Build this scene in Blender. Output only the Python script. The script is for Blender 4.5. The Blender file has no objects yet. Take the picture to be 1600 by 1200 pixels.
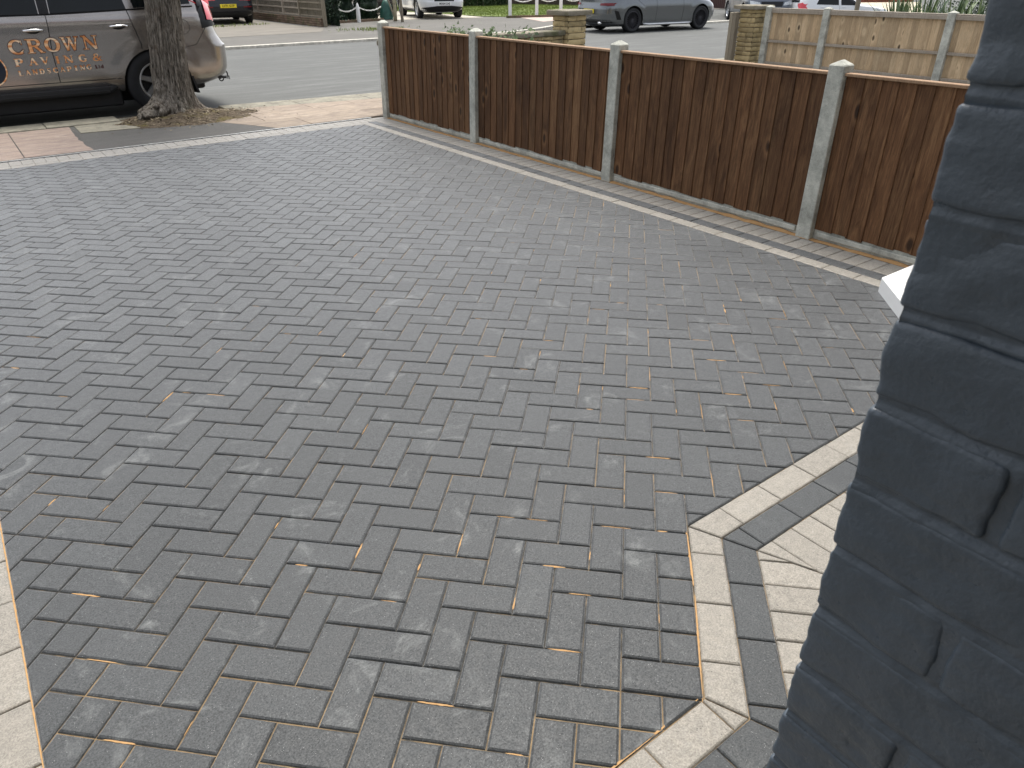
import bpy, bmesh, math, random
from mathutils import Vector, Matrix, noise
random.seed(7)
PI = math.pi
scene = bpy.context.scene
COL = scene.collection
# ------------------------------------------------------------------ camera, sky, sun, exposure
# world axes: X = across the drive towards the fence, Y = down the drive towards the street, Z = up
cam_d = bpy.data.cameras.new('camera'); cam = bpy.data.objects.new('camera', cam_d); COL.objects.link(cam)
cam.location = (-0.6772, -0.8385, 1.5253)
cam.rotation_euler = (math.radians(60.148), math.radians(0.369), math.radians(8.440 - 45.0))
cam_d.sensor_width = 36.0; cam_d.lens = 1116.24 / 1600 * 36.0
cam_d.clip_start = 0.05; cam_d.clip_end = 2000
cam_d.dof.use_dof = True; cam_d.dof.focus_distance = 4.5; cam_d.dof.aperture_fstop = 20
scene.camera = cam
SUN_EL = math.radians(68); SUN_AZ = math.radians(36)      # azimuth measured from +Y towards +X
w = bpy.data.worlds.new("World"); scene.world = w; w.use_nodes = True
nt = w.node_tree; bg = nt.nodes['Background']
sky = nt.nodes.new('ShaderNodeTexSky'); sky.sky_type = 'NISHITA'; sky.sun_disc = False
sky.sun_elevation = SUN_EL; sky.sun_rotation = SUN_AZ; sky.dust_density = 4; sky.air_density = 1.0; sky.ozone_density = 1
hsv = nt.nodes.new('ShaderNodeHueSaturation'); hsv.inputs['Saturation'].default_value = 0.34
nt.links.new(sky.outputs[0], hsv.inputs['Color']); nt.links.new(hsv.outputs[0], bg.inputs['Color'])
bg.inputs['Strength'].default_value = 0.15
sd = bpy.data.lights.new('sun', 'SUN'); sd.energy = 1.7; sd.angle = math.radians(22); sd.color = (1, 0.975, 0.91)
so = bpy.data.objects.new('sun', sd); COL.objects.link(so)
sdir = Vector((math.sin(SUN_AZ) * math.cos(SUN_EL), math.cos(SUN_AZ) * math.cos(SUN_EL), math.sin(SUN_EL)))
so.rotation_euler = sdir.to_track_quat('Z', 'Y').to_euler()
scene.view_settings.view_transform = 'Standard'; scene.view_settings.look = 'None'
scene.view_settings.exposure = 0.95; scene.view_settings.gamma = 1
scene.render.engine = 'CYCLES'

# ------------------------------------------------------------------ materials
def ramp(nt, fac, stops):
    r = nt.nodes.new('ShaderNodeValToRGB'); e = r.color_ramp.elements
    while len(e) < len(stops): e.new(0.5)
    for el, (p, c) in zip(e, stops):
        el.position = p; el.color = (*c, 1) if len(c) == 3 else c
    nt.links.new(fac, r.inputs[0]); return r.outputs[0]
def g3(v): return (v, v, v)
class Mat:
    def __init__(s, name, rough=0.7, metal=0.0, spec=0.5, coat=0.0):
        s.m = bpy.data.materials.new(name); s.m.use_nodes = True; s.nt = s.m.node_tree
        s.b = s.nt.nodes['Principled BSDF']; s.b.inputs['Roughness'].default_value = rough
        s.b.inputs['Metallic'].default_value = metal; s.b.inputs['Specular IOR Level'].default_value = spec
        s.b.inputs['Coat Weight'].default_value = coat if 'black_metallic' not in name else 0.15; s.b.inputs['Coat Roughness'].default_value = 0.04
        s.tc = s.nt.nodes.new('ShaderNodeTexCoord')
    def co(s, scale=(1, 1, 1), rot=(0, 0, 0)):
        n = s.nt.nodes.new('ShaderNodeMapping'); n.inputs['Scale'].default_value = scale; n.inputs['Rotation'].default_value = rot
        s.nt.links.new(s.tc.outputs['Object'], n.inputs[0]); return n.outputs[0]
    def noise(s, scale, co=None, detail=4, rough=0.55, dist=0):
        n = s.nt.nodes.new('ShaderNodeTexNoise'); n.inputs['Scale'].default_value = scale
        n.inputs['Detail'].default_value = detail; n.inputs['Roughness'].default_value = rough; n.inputs['Distortion'].default_value = dist
        s.nt.links.new(co if co is not None else s.tc.outputs['Object'], n.inputs['Vector']); return n.outputs['Fac']
    def voro(s, scale, co=None, feature='F1'):
        n = s.nt.nodes.new('ShaderNodeTexVoronoi'); n.feature = feature; n.inputs['Scale'].default_value = scale
        s.nt.links.new(co if co is not None else s.tc.outputs['Object'], n.inputs['Vector']); return n.outputs['Distance']
    def attr(s, name='rnd'):
        n = s.nt.nodes.new('ShaderNodeAttribute'); n.attribute_name = name; return n.outputs['Fac']
    def ramp(s, fac, *stops): return ramp(s.nt, fac, stops)
    def mix(s, a, b, fac, mode='MIX'):
        n = s.nt.nodes.new('ShaderNodeMix'); n.data_type = 'RGBA'; n.blend_type = mode
        for i, v in ((6, a), (7, b)):
            if isinstance(v, tuple): n.inputs[i].default_value = (*v, 1)
            else: s.nt.links.new(v, n.inputs[i])
        if isinstance(fac, (int, float)): n.inputs[0].default_value = fac
        else: s.nt.links.new(fac, n.inputs[0])
        return n.outputs[2]
    def math(s, op, a, b=0.0):
        n = s.nt.nodes.new('ShaderNodeMath'); n.operation = op
        for i, v in ((0, a), (1, b)):
            if isinstance(v, (int, float)): n.inputs[i].default_value = v
            else: s.nt.links.new(v, n.inputs[i])
        return n.outputs[0]
    def color(s, c):
        if isinstance(c, tuple): s.b.inputs['Base Color'].default_value = (*c, 1)
        else: s.nt.links.new(c, s.b.inputs['Base Color'])
        return s
    def rough(s, c): s.nt.links.new(c, s.b.inputs['Roughness']); return s
    def bump(s, h, strength=0.3, dist=0.01):
        n = s.nt.nodes.new('ShaderNodeBump'); n.inputs['Strength'].default_value = strength; n.inputs['Distance'].default_value = dist
        s.nt.links.new(h, n.inputs['Height']); s.nt.links.new(n.outputs[0], s.b.inputs['Normal']); return s
def plain(name, c, rough=0.6, metal=0.0, coat=0.0, var=0.12, scale=8, spec=0.5):
    M = Mat(name, rough, metal, spec, coat); n = M.noise(scale)
    M.color(M.ramp(n, (0.3, tuple(v * (1 - var) for v in c)), (0.7, tuple(min(1, v * (1 + var)) for v in c))))
    return M.m
def paver(name, c, lo, hi, eff=0.35, warm=(1, 1, 1)):
    M = Mat(name, 0.55, spec=0.5); M.b.inputs['Sheen Roughness'].default_value = 0.42
    tone = M.ramp(M.attr(), (0, tuple(v * lo for v in c)), (1, tuple(v * hi for v in c)))
    grit = M.noise(210, detail=5, rough=0.8)
    mid = M.noise(38, detail=5, rough=0.65)
    sh = M.math('MULTIPLY', M.ramp(grit, (0.34, g3(0.45)), (0.5, g3(0.85)), (0.64, g3(1.0))), M.ramp(mid, (0.3, g3(0.55)), (0.7, g3(1.0))))
    sh = M.math('MULTIPLY', sh, M.ramp(M.attr(), (0, g3(0.75)), (1, g3(1.0))))
    M.nt.links.new(sh, M.b.inputs['Sheen Weight']); M.nt.links.new(M.ramp(grit, (0.34, g3(0.15)), (0.62, g3(0.50))), M.b.inputs['Specular IOR Level'])
    col = M.mix(tone, M.ramp(grit, (0.30, g3(0.55)), (0.5, g3(1.0)), (0.68, g3(1.45))), 0.9, 'MULTIPLY')
    col = M.mix(col, M.ramp(mid, (0.3, g3(0.80)), (0.7, g3(1.2))), 0.9, 'MULTIPLY')
    # pits and pale grains
    pits = M.voro(95)
    pm = M.ramp(pits, (0.0, g3(0.25)), (0.16, g3(0.45)), (0.24, g3(1)))
    pm2 = M.mix(g3(1.0), pm, M.ramp(M.noise(23, detail=2), (0.5, g3(0)), (0.62, g3(1))))
    col = M.mix(col, pm2, 0.8, 'MULTIPLY')
    fleck = M.ramp(M.voro(170), (0.0, g3(1)), (0.10, g3(1)), (0.15, g3(0)))
    fleck = M.math('MULTIPLY', fleck, M.ramp(M.noise(60, detail=1), (0.52, g3(0)), (0.6, g3(1))))
    col = M.mix(col, (0.50, 0.50, 0.49), M.math('MULTIPLY', fleck, 0.55))
    # efflorescence and dusty smears that run across blocks
    e = M.ramp(M.noise(5.5, M.co((1, 1, 1), (0, 0, 0.8)), detail=8, rough=0.72, dist=0.8), (0.56, g3(0)), (0.74, g3(1)))
    e2 = M.ramp(M.noise(26, M.co((1, 5, 1), (0, 0, 0.5)), detail=4), (0.52, g3(0)), (0.7, g3(1)))
    e = M.math('MULTIPLY', M.math('ADD', M.math('MULTIPLY', e, 0.7), M.math('MULTIPLY', M.math('MULTIPLY', e, e2), 0.8)), eff)
    col = M.mix(col, (0.30, 0.31, 0.30), e)
    M.color(col); M.rough(M.ramp(mid, (0.3, g3(0.44)), (0.7, g3(0.62))))
    M.bump(M.math('ADD', M.math('MULTIPLY', grit, 0.6), M.math('ADD', mid, M.math('MULTIPLY', pm2, 0.5))), 0.45, 0.0022)
    return M.m
M_char = paver('charcoal_block', (0.031, 0.0335, 0.0345), 0.86, 1.16, 0.42)
M_char2 = paver('charcoal_border_block', (0.028, 0.031, 0.032), 0.85, 1.15, 0.15)
M_cream = paver('cream_block', (0.215, 0.195, 0.163), 0.86, 1.12, 0.2)
def sand_mat():
    M = Mat('jointing_sand', 0.95, spec=0.1)
    a = M.noise(1.3, detail=4, rough=0.6); b = M.noise(14, detail=3)
    orange = M.mix((0.17, 0.115, 0.06), (0.27, 0.20, 0.12), M.noise(60))
    grey = M.mix((0.025, 0.024, 0.022), (0.09, 0.082, 0.068), M.noise(30))
    f = M.ramp(M.math('ADD', M.math('MULTIPLY', a, 0.55), M.math('MULTIPLY', b, 0.45)), (0.46, g3(0)), (0.56, g3(1)))
    M.color(M.mix(grey, orange, f)); M.bump(M.noise(500), 0.4, 0.002); return M.m
M_sand = sand_mat()
def sand2():
    M = Mat('orange_sand', 0.95, spec=0.1)
    M.color(M.mix((0.34, 0.185, 0.075), (0.46, 0.30, 0.15), M.noise(30, detail=6))); M.bump(M.noise(300), 0.5, 0.003); return M.m
M_sand2 = sand2()
def concrete(name, c, sc=1.0):
    M = Mat(name, 0.85, spec=0.3)
    col = M.mix(tuple(v * 0.62 for v in c), tuple(v * 1.3 for v in c), M.ramp(M.noise(12 * sc, detail=9, rough=0.78), (0.36, g3(0)), (0.62, g3(1))))
    p = M.ramp(M.voro(130 * sc), (0.0, g3(0.25)), (0.13, g3(0.45)), (0.2, g3(1)))
    p = M.mix(g3(1.0), p, M.ramp(M.noise(25 * sc, detail=1), (0.48, g3(0)), (0.56, g3(1))))
    col = M.mix(col, p, 0.7, 'MULTIPLY')
    col = M.mix(col, M.ramp(M.noise(300), (0.3, g3(0.8)), (0.7, g3(1.2))), 0.8, 'MULTIPLY')
    M.color(col); M.bump(M.math('ADD', M.noise(80 * sc, detail=5), p), 0.4, 0.003); return M.m
M_conc = concrete('post_concrete', (0.44, 0.44, 0.385), 0.5)
M_kerb = concrete('kerb_concrete', (0.22, 0.205, 0.16), 0.5)
M_kerb2 = concrete('pale_kerb', (0.55, 0.52, 0.45), 0.5)
def asphalt(name, c, streak=0.4, sc=1.0):
    M = Mat(name, 0.88, spec=0.3)
    col = M.mix(tuple(v * 0.85 for v in c), tuple(v * 1.18 for v in c), M.noise(1.1 * sc, detail=7, rough=0.65))
    col = M.mix(col, M.ramp(M.noise(160, detail=2, rough=0.8), (0.3, g3(0.62)), (0.7, g3(1.45))), 0.85, 'MULTIPLY')
    s = M.ramp(M.noise(1.6, M.co((0.35, 2.6, 1)), detail=8, rough=0.7, dist=0.6), (0.50, g3(0)), (0.66, g3(1)))
    col = M.mix(col, tuple(v * 1.75 for v in c), M.math('MULTIPLY', s, streak))
    M.color(col); M.bump(M.noise(220, detail=2), 0.5, 0.004); return M.m
M_road = asphalt('road_asphalt', (0.098, 0.100, 0.095), 0.6)
M_foot = asphalt('footpath_asphalt', (0.112, 0.106, 0.094), 0.5)
M_patch = asphalt('tarmac_patch', (0.085, 0.082, 0.076), 0.3, 3)
M_drive_old = asphalt('old_concrete_drive', (0.150, 0.136, 0.114), 0.7)
def slab(name, a, b):
    M = Mat(name, 0.8, spec=0.3)
    n = M.noise(2.2, M.co((1, 3.0, 1), (0, 0, 0.3)), detail=8, rough=0.6, dist=1.8)
    col = M.mix(a, b, M.ramp(n, (0.35, g3(0)), (0.62, g3(1))))
    v = M.ramp(M.noise(5, M.co((0.6, 3.2, 1)), detail=7, dist=2.2), (0.55, g3(0)), (0.68, g3(1)))
    col = M.mix(col, (0.42, 0.36, 0.30), M.math('MULTIPLY', v, 0.5))
    col = M.mix(col, M.ramp(M.attr(), (0, g3(0.82)), (1, g3(1.12))), 1.0, 'MULTIPLY')
    col = M.mix(col, M.ramp(M.noise(70, detail=4), (0.3, g3(0.82)), (0.7, g3(1.15))), 0.8, 'MULTIPLY')
    M.color(col); M.bump(n, 0.3, 0.006); return M.m
M_slab = slab('pink_sandstone', (0.19, 0.145, 0.125), (0.27, 0.21, 0.17))
M_slab2 = slab('buff_sandstone', (0.19, 0.15, 0.118), (0.28, 0.225, 0.17))
def wood(name, stops, dark=0.75, knots=True, gscale=1.0):
    M = Mat(name, 0.75, spec=0.25)
    rn = M.attr()
    cb = M.nt.nodes.new('ShaderNodeCombineXYZ'); M.nt.links.new(M.math('MULTIPLY', rn, 37.0), cb.inputs[0]); M.nt.links.new(M.math('MULTIPLY', rn, 11.0), cb.inputs[2])
    va = M.nt.nodes.new('ShaderNodeVectorMath'); va.operation = 'ADD'; M.nt.links.new(M.tc.outputs['Object'], va.inputs[0]); M.nt.links.new(cb.outputs[0], va.inputs[1])
    def mp(sc):
        n = M.nt.nodes.new('ShaderNodeMapping'); n.inputs['Scale'].default_value = sc; M.nt.links.new(va.outputs[0], n.inputs[0]); return n.outputs[0]
    grain = M.noise(4, mp((14, 14, 0.9)), detail=9, rough=0.68, dist=0.9)
    fine = M.noise(9, mp((30, 30, 1.2)), detail=5, rough=0.7)
    broad = M.noise(1.2, mp((2.5, 2.5, 0.6)), detail=5)
    col = M.ramp(M.math('ADD', M.math('MULTIPLY', grain, 0.6), M.math('MULTIPLY', broad, 0.4)), *stops)
    col = M.mix(col, M.ramp(rn, (0, g3(0.78)), (0.5, g3(0.97)), (1, g3(1.2))), 1.0, 'MULTIPLY')
    col = M.mix(col, M.ramp(fine, (0.3, g3(0.6)), (0.55, g3(1.0)), (0.75, g3(1.3))), 0.75, 'MULTIPLY')
    st = M.ramp(M.noise(2.0, mp((2.2, 2.2, 0.55)), detail=6, rough=0.7, dist=1.2), (0.52, g3(0)), (0.64, g3(1)))
    col = M.mix(col, tuple(v * 0.45 for v in stops[0][1]), M.math('MULTIPLY', st, dark))
    if knots:
        k = M.voro(2.3, mp((2.6, 2.6, 1.3)))
        km = M.ramp(k, (0.0, g3(1)), (0.09, g3(0.9)), (0.14, g3(0)))
        col = M.mix(col, (0.018, 0.010, 0.006), M.math('MULTIPLY', km, 0.85))
        ring = M.ramp(k, (0.12, g3(0)), (0.17, g3(1)), (0.28, g3(0)))
        col = M.mix(col, tuple(v * 1.6 for v in stops[-1][1]), M.math('MULTIPLY', ring, 0.25))
    M.color(col); M.bump(M.math('ADD', grain, M.math('MULTIPLY', fine, 0.6)), 0.5, 0.004); return M.m
M_wood = wood('brown_stained_boards', ((0.36, (0.062, 0.028, 0.012)), (0.5, (0.128, 0.062, 0.028)), (0.64, (0.215, 0.120, 0.058))), 0.5)
M_cap = wood('pale_cut_timber', ((0.3, (0.26, 0.16, 0.095)), (0.7, (0.42, 0.28, 0.175))), 0.2, False)
M_wood2 = wood('weathered_pine_boards', ((0.3, (0.34, 0.235, 0.135)), (0.5, (0.53, 0.385, 0.235)), (0.7, (0.66, 0.52, 0.34))), 0.25)
M_rail = wood('grey_weathered_rail', ((0.3, (0.27, 0.22, 0.17)), (0.7, (0.45, 0.40, 0.33))), 0.2, False)
M_post2 = wood('weathered_post_timber', ((0.3, (0.17, 0.14, 0.10)), (0.7, (0.33, 0.29, 0.22))), 0.6, False)
def wallpaint():
    M = Mat('slate_blue_masonry_paint', 0.5, spec=0.5)
    n = M.noise(60, detail=5); n2 = M.noise(9, detail=3)
    col = M.mix((0.062, 0.080, 0.100), (0.086, 0.107, 0.130), n2)
    chips = M.ramp(M.noise(34, detail=6, rough=0.75), (0.70, g3(0)), (0.74, g3(1)))
    col = M.mix(col, (0.10, 0.115, 0.13), M.math('MULTIPLY', chips, 0.6))
    M.color(col); M.rough(M.ramp(n, (0.3, g3(0.26)), (0.7, g3(0.48)))); M.bump(M.math('ADD', n, M.math('MULTIPLY', M.noise(220), 0.35)), 0.6, 0.003); return M.m
M_wall = wallpaint()
def bark():
    M = Mat('grey_bark', 0.95, spec=0.15)
    c = M.noise(7, M.co((6, 6, 1.0)), detail=9, rough=0.72, dist=1.2)
    b = M.noise(3.0, detail=6, rough=0.7)
    col = M.ramp(c, (0.38, (0.030, 0.026, 0.021)), (0.47, (0.15, 0.13, 0.105)), (0.60, (0.30, 0.27, 0.23)))
    col = M.mix(col, (0.15, 0.085, 0.05), M.ramp(b, (0.56, g3(0)), (0.72, g3(0.55))))
    col = M.mix(col, (0.11, 0.115, 0.06), M.ramp(M.noise(1.8, detail=4), (0.56, g3(0)), (0.75, g3(0.4))))
    M.color(col); M.bump(c, 1.0, 0.03); return M.m
M_bark = bark()
def soil():
    M = Mat('bare_soil', 0.95, spec=0.15)
    c = M.noise(14, detail=10, rough=0.75)
    col = M.ramp(c, (0.3, (0.035, 0.026, 0.018)), (0.5, (0.095, 0.073, 0.05)), (0.7, (0.17, 0.135, 0.095)))
    col = M.mix(col, (0.13, 0.11, 0.03), M.ramp(M.noise(5, detail=6), (0.54, g3(0)), (0.68, g3(0.7))))
    M.color(col); M.bump(c, 0.9, 0.02); return M.m
M_soil = soil()
def stonem(name, a, b, c):
    M = Mat(name, 0.9, spec=0.2)
    col = M.mix(a, b, M.noise(9, detail=8, rough=0.7))
    col = M.mix(col, c, M.ramp(M.noise(4, detail=6, rough=0.7), (0.5, g3(0)), (0.66, g3(0.8))))
    col = M.mix(col, M.ramp(M.attr(), (0, g3(0.72)), (1, g3(1.22))), 1.0, 'MULTIPLY')
    M.color(col); M.bump(M.noise(45, detail=6, rough=0.7), 0.9, 0.012); return M.m
M_stone = stonem('yellow_pitched_stone', (0.34, 0.26, 0.13), (0.60, 0.48, 0.27), (0.20, 0.165, 0.10))
M_coping = stonem('mossy_coping_stone', (0.15, 0.13, 0.10), (0.30, 0.27, 0.21), (0.09, 0.10, 0.04))
M_mortar = plain('dark_mortar', (0.075, 0.062, 0.045), 0.95)
M_oldbrick = stonem('mossy_brick', (0.13, 0.09, 0.065), (0.24, 0.17, 0.12), (0.08, 0.10, 0.04))
def leafm(name, a, b):
    M = Mat(name, 0.6, spec=0.3); M.color(M.ramp(M.attr(), (0, a), (1, b)))
    M.b.inputs['Transmission Weight'].default_value = 0.0
    return M.m
M_leafd = leafm('dark_conifer_leaf', (0.006, 0.016, 0.008), (0.022, 0.050, 0.020))
M_leaf = leafm('hedge_leaf', (0.02, 0.04, 0.012), (0.09, 0.14, 0.045))
M_strap = leafm('strap_leaf', (0.03, 0.065, 0.035), (0.20, 0.25, 0.12))
M_grass = leafm('grass_blade', (0.09, 0.14, 0.025), (0.26, 0.30, 0.07))
M_litter = leafm('leaf_litter', (0.05, 0.035, 0.018), (0.26, 0.21, 0.13))
M_lawn = plain('lawn_ground', (0.15, 0.20, 0.045), 0.9, scale=2, var=0.35)
M_white = plain('white_gloss_paint', (0.80, 0.80, 0.78), 0.35, var=0.03)
M_chain = plain('white_plastic_chain', (0.75, 0.75, 0.72), 0.5, var=0.03)
M_dark = plain('black_rubber', (0.012, 0.012, 0.013), 0.7, var=0.2)
M_tyre = plain('tyre_rubber', (0.010, 0.011, 0.013), 0.75, var=0.25, scale=20)
M_blackgloss = plain('gloss_black_trim', (0.006, 0.006, 0.007), 0.25, coat=0.0, spec=0.35)
M_glass = plain('tinted_car_glass', (0.004, 0.006, 0.007), 0.04, var=0.3, scale=3, spec=0.3)
M_alloy = plain('silver_alloy', (0.55, 0.56, 0.57), 0.3, 0.85, var=0.05)
M_alloyd = plain('dark_alloy', (0.06, 0.06, 0.07), 0.3, 0.8, var=0.05)
M_chrome = plain('chrome', (0.7, 0.7, 0.7), 0.14, 1.0, var=0.02)
M_red = plain('red_lamp_lens', (0.62, 0.02, 0.035), 0.12, coat=1.0, var=0.2, scale=30)
M_lampw = plain('clear_lamp_lens', (0.55, 0.58, 0.60), 0.08, coat=1.0, var=0.4, scale=25)
M_seam = plain('panel_gap', (0.01, 0.01, 0.01), 0.9)
M_yellow = plain('yellow_plate', (0.80, 0.62, 0.02), 0.4, var=0.02)
M_plate = plain('white_plate', (0.78, 0.78, 0.76), 0.4, var=0.02)
def carpaint(name, c, metal=0.6, rough=0.32):
    M = Mat(name, rough, metal, 0.5, 1.0)
    fl = M.noise(900, detail=1); dust = M.noise(2.2, detail=7, rough=0.7)
    col = M.ramp(fl, (0.3, tuple(v * 0.85 for v in c)), (0.7, tuple(min(1, v * 1.15) for v in c)))
    M.color(col); M.rough(M.ramp(dust, (0.3, g3(rough * 0.95)), (0.7, g3(rough * 1.08))))
    return M.m
M_bronze = carpaint('bronze_grey_metallic_paint', (0.35, 0.325, 0.305), 0.8, 0.22)
M_grey = carpaint('dark_grey_metallic_paint', (0.14, 0.15, 0.16), 0.8, 0.2)
M_blackcar = carpaint('black_metallic_paint', (0.006, 0.008, 0.014), 0.0, 0.25)
M_whitecar = carpaint('white_car_paint', (0.74, 0.75, 0.76), 0.0, 0.3)
M_navy = carpaint('blue_grey_paint', (0.07, 0.085, 0.11), 0.4, 0.3)
M_copper = Mat('copper_foil_lettering', 0.35, 0.25)
M_copper.color(M_copper.ramp(M_copper.noise(5, M_copper.co((1, 1, 6)), detail=1), (0.36, (0.70, 0.28, 0.10)), (0.5, (0.92, 0.48, 0.22)), (0.62, (1.0, 0.80, 0.58))))
M_copper = M_copper.m
M_outline = plain('dark_red_lettering_outline', (0.06, 0.008, 0.006), 0.4)
M_navyvinyl = plain('navy_vinyl', (0.008, 0.014, 0.03), 0.3)
M_bag = plain('green_watering_bag', (0.02, 0.085, 0.065), 0.55, var=0.3)
M_birch = stonem('pale_mottled_bark', (0.25, 0.21, 0.12), (0.55, 0.52, 0.38), (0.10, 0.06, 0.04))
M_brownshed = plain('brown_corrugated_sheet', (0.055, 0.022, 0.018), 0.6)
M_brownf = wood('dark_brown_fence_boards', ((0.3, (0.05, 0.035, 0.028)), (0.7, (0.11, 0.085, 0.07))), 0.3, False)
M_pink = plain('pink_label', (0.55, 0.22, 0.22), 0.6)
M_orange = plain('orange_marker_lens', (0.8, 0.22, 0.05), 0.3)
M_housew = plain('house_render', (0.30, 0.29, 0.27), 0.8)
M_redbrick = stonem('red_brick', (0.22, 0.07, 0.045), (0.34, 0.13, 0.08), (0.15, 0.06, 0.05))
M_steel = plain('galvanised_edge', (0.62, 0.62, 0.60), 0.4, 0.4)

# ------------------------------------------------------------------ mesh helpers
class MB:
    def __init__(s): s.v = []; s.f = []; s.r = []; s.mi = []
    def face(s, pts, r=0.5, mi=0):
        n = len(s.v); s.v.extend([tuple(p) for p in pts]); s.f.append(list(range(n, n + len(pts)))); s.r.append(r); s.mi.append(mi)
    def add(s, vs, fs, r=0.5, mi=0):
        n = len(s.v); s.v.extend([tuple(p) for p in vs])
        for f in fs: s.f.append([i + n for i in f]); s.r.append(r); s.mi.append(mi)
    def box(s, x0, x1, y0, y1, z0, z1, r=0.5, mi=0, bev=0.0):
        if bev <= 0:
            s.add([(x0, y0, z0), (x1, y0, z0), (x1, y1, z0), (x0, y1, z0), (x0, y0, z1), (x1, y0, z1), (x1, y1, z1), (x0, y1, z1)],
                  [(3, 2, 1, 0), (4, 5, 6, 7), (0, 1, 5, 4), (1, 2, 6, 5), (2, 3, 7, 6), (3, 0, 4, 7)], r, mi)
        else:
            b = bev; vs = []; 
            rings = [(z0, b), (z0 + b, 0), (z1 - b, 0), (z1, b)]
            for z, i in rings:
                for (x, y, sx, sy) in ((x0, y0, 1, 1), (x1, y0, -1, 1), (x1, y1, -1, -1), (x0, y1, 1, -1)):
                    pa = (x + sx * (b if i == 0 else b + b), y + sy * (0 if i == 0 else b)); pb = (x + sx * (0 if i == 0 else b), y + sy * (b if i == 0 else b + b))
                    first, second = ((pb, pa) if (sx * sy > 0) else (pa, pb))
                    vs.append((*first, z)); vs.append((*second, z))
            fs = []
            for k in range(3):
                for j in range(8): fs.append((k * 8 + j, k * 8 + (j + 1) % 8, k * 8 + 8 + (j + 1) % 8, k * 8 + 8 + j))
            fs.append(tuple(range(7, -1, -1))); fs.append(tuple(range(24, 32)))
            s.add(vs, fs, r, mi)
    def tube(s, pts, rad, n=8, r=0.5, mi=0, cap=True):
        pts = [Vector(p) for p in pts]; rs = rad if isinstance(rad, (list, tuple)) else [rad] * len(pts)
        vs = []
        for i, p in enumerate(pts):
            d = (pts[min(i + 1, len(pts) - 1)] - pts[max(i - 1, 0)]).normalized()
            a = d.orthogonal().normalized() if abs(d.z) > 0.9 else d.cross(Vector((0, 0, 1))).normalized()
            if abs(d.z) > 0.9: a = (Vector((1, 0, 0)) - d * d.x).normalized()
            b = d.cross(a)
            for k in range(n):
                t = 2 * PI * k / n; vs.append(p + (a * math.cos(t) + b * math.sin(t)) * rs[i])
        fs = [(i * n + k, i * n + (k + 1) % n, (i + 1) * n + (k + 1) % n, (i + 1) * n + k) for i in range(len(pts) - 1) for k in range(n)]
        if cap: fs += [tuple(range(n - 1, -1, -1)), tuple(range((len(pts) - 1) * n, len(pts) * n))]
        s.add(vs, fs, r, mi)
    def lathe(s, prof, n=32, axis='z', c=(0, 0, 0), r=0.5, mi=0, closed=False):
        vs = []
        for (rad, h) in prof:
            for k in range(n):
                t = 2 * PI * k / n; a, b = rad * math.cos(t), rad * math.sin(t)
                p = (a, b, h) if axis == 'z' else ((a, h, b) if axis == 'y' else (h, a, b))
                vs.append((p[0] + c[0], p[1] + c[1], p[2] + c[2]))
        m = len(prof); fs = []
        for i in range(m if closed else m - 1):
            j = (i + 1) % m
            for k in range(n): fs.append((i * n + k, i * n + (k + 1) % n, j * n + (k + 1) % n, j * n + k))
        s.add(vs, fs, r, mi)
    def build(s, name, mats, parent=None, smooth=False, label=None, merge=False, fn=None):
        me = bpy.data.meshes.new(name)
        vs = [fn(p) for p in s.v] if fn else s.v
        me.from_pydata(vs, [], s.f)
        mats = mats if isinstance(mats, (list, tuple)) else [mats]
        for m in mats: me.materials.append(m)
        a = me.attributes.new('rnd', 'FLOAT', 'FACE')
        a.data.foreach_set('value', s.r); me.polygons.foreach_set('material_index', s.mi)
        if merge:
            bm = bmesh.new(); bm.from_mesh(me); bmesh.ops.remove_doubles(bm, verts=bm.verts, dist=1e-5)
            bmesh.ops.recalc_face_normals(bm, faces=bm.faces); bm.to_mesh(me); bm.free()
        if smooth: me.polygons.foreach_set('use_smooth', [True] * len(me.polygons))
        me.update()
        o = bpy.data.objects.new(name, me); COL.objects.link(o)
        if parent: o.parent = parent
        if label: o['label'] = label
        return o
def tag(o, label=None, cat=None, group=None, kind=None):
    if label: o['label'] = label
    if cat: o['category'] = cat
    if group: o['group'] = group
    if kind: o['kind'] = kind
    return o
def empty(name, loc=(0, 0, 0), rz=0, label=None, cat=None, group=None):
    o = bpy.data.objects.new(name, None); COL.objects.link(o); o.location = loc; o.rotation_euler = (0, 0, rz)
    o.empty_display_size = 0.1
    return tag(o, label, cat, group)
def autosmooth(o, ang=35):
    me = o.data; me.polygons.foreach_set('use_smooth', [True] * len(me.polygons))
    bm = bmesh.new(); bm.from_mesh(me)
    for e in bm.edges:
        if len(e.link_faces) == 2 and e.calc_face_angle(0) > math.radians(ang): e.smooth = False
    bm.to_mesh(me); bm.free(); return o
def copy_tree(o, parent=None):
    c = o.copy(); COL.objects.link(c)
    if parent: c.parent = parent
    for ch in [x for x in bpy.data.objects if x.parent == o]: copy_tree(ch, c)
    return c
# 2-D convex clipping
def clip(poly, nx, ny, d):
    """keep the side nx*x+ny*y >= d"""
    out = []
    for i in range(len(poly)):
        p, q = poly[i], poly[(i + 1) % len(poly)]
        a = nx * p[0] + ny * p[1] - d; b = nx * q[0] + ny * q[1] - d
        if a >= 0: out.append(p)
        if (a >= 0) != (b >= 0):
            t = a / (a - b); out.append((p[0] + (q[0] - p[0]) * t, p[1] + (q[1] - p[1]) * t))
    return out
def area(p): return 0.5 * sum(p[i][0] * p[(i + 1) % len(p)][1] - p[(i + 1) % len(p)][0] * p[i][1] for i in range(len(p)))
def clean(p):
    o = []
    for q in p:
        if not o or math.hypot(q[0] - o[-1][0], q[1] - o[-1][1]) > 1e-4: o.append(q)
    if len(o) > 1 and math.hypot(o[0][0] - o[-1][0], o[0][1] - o[-1][1]) < 1e-4: o.pop()
    return o
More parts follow.
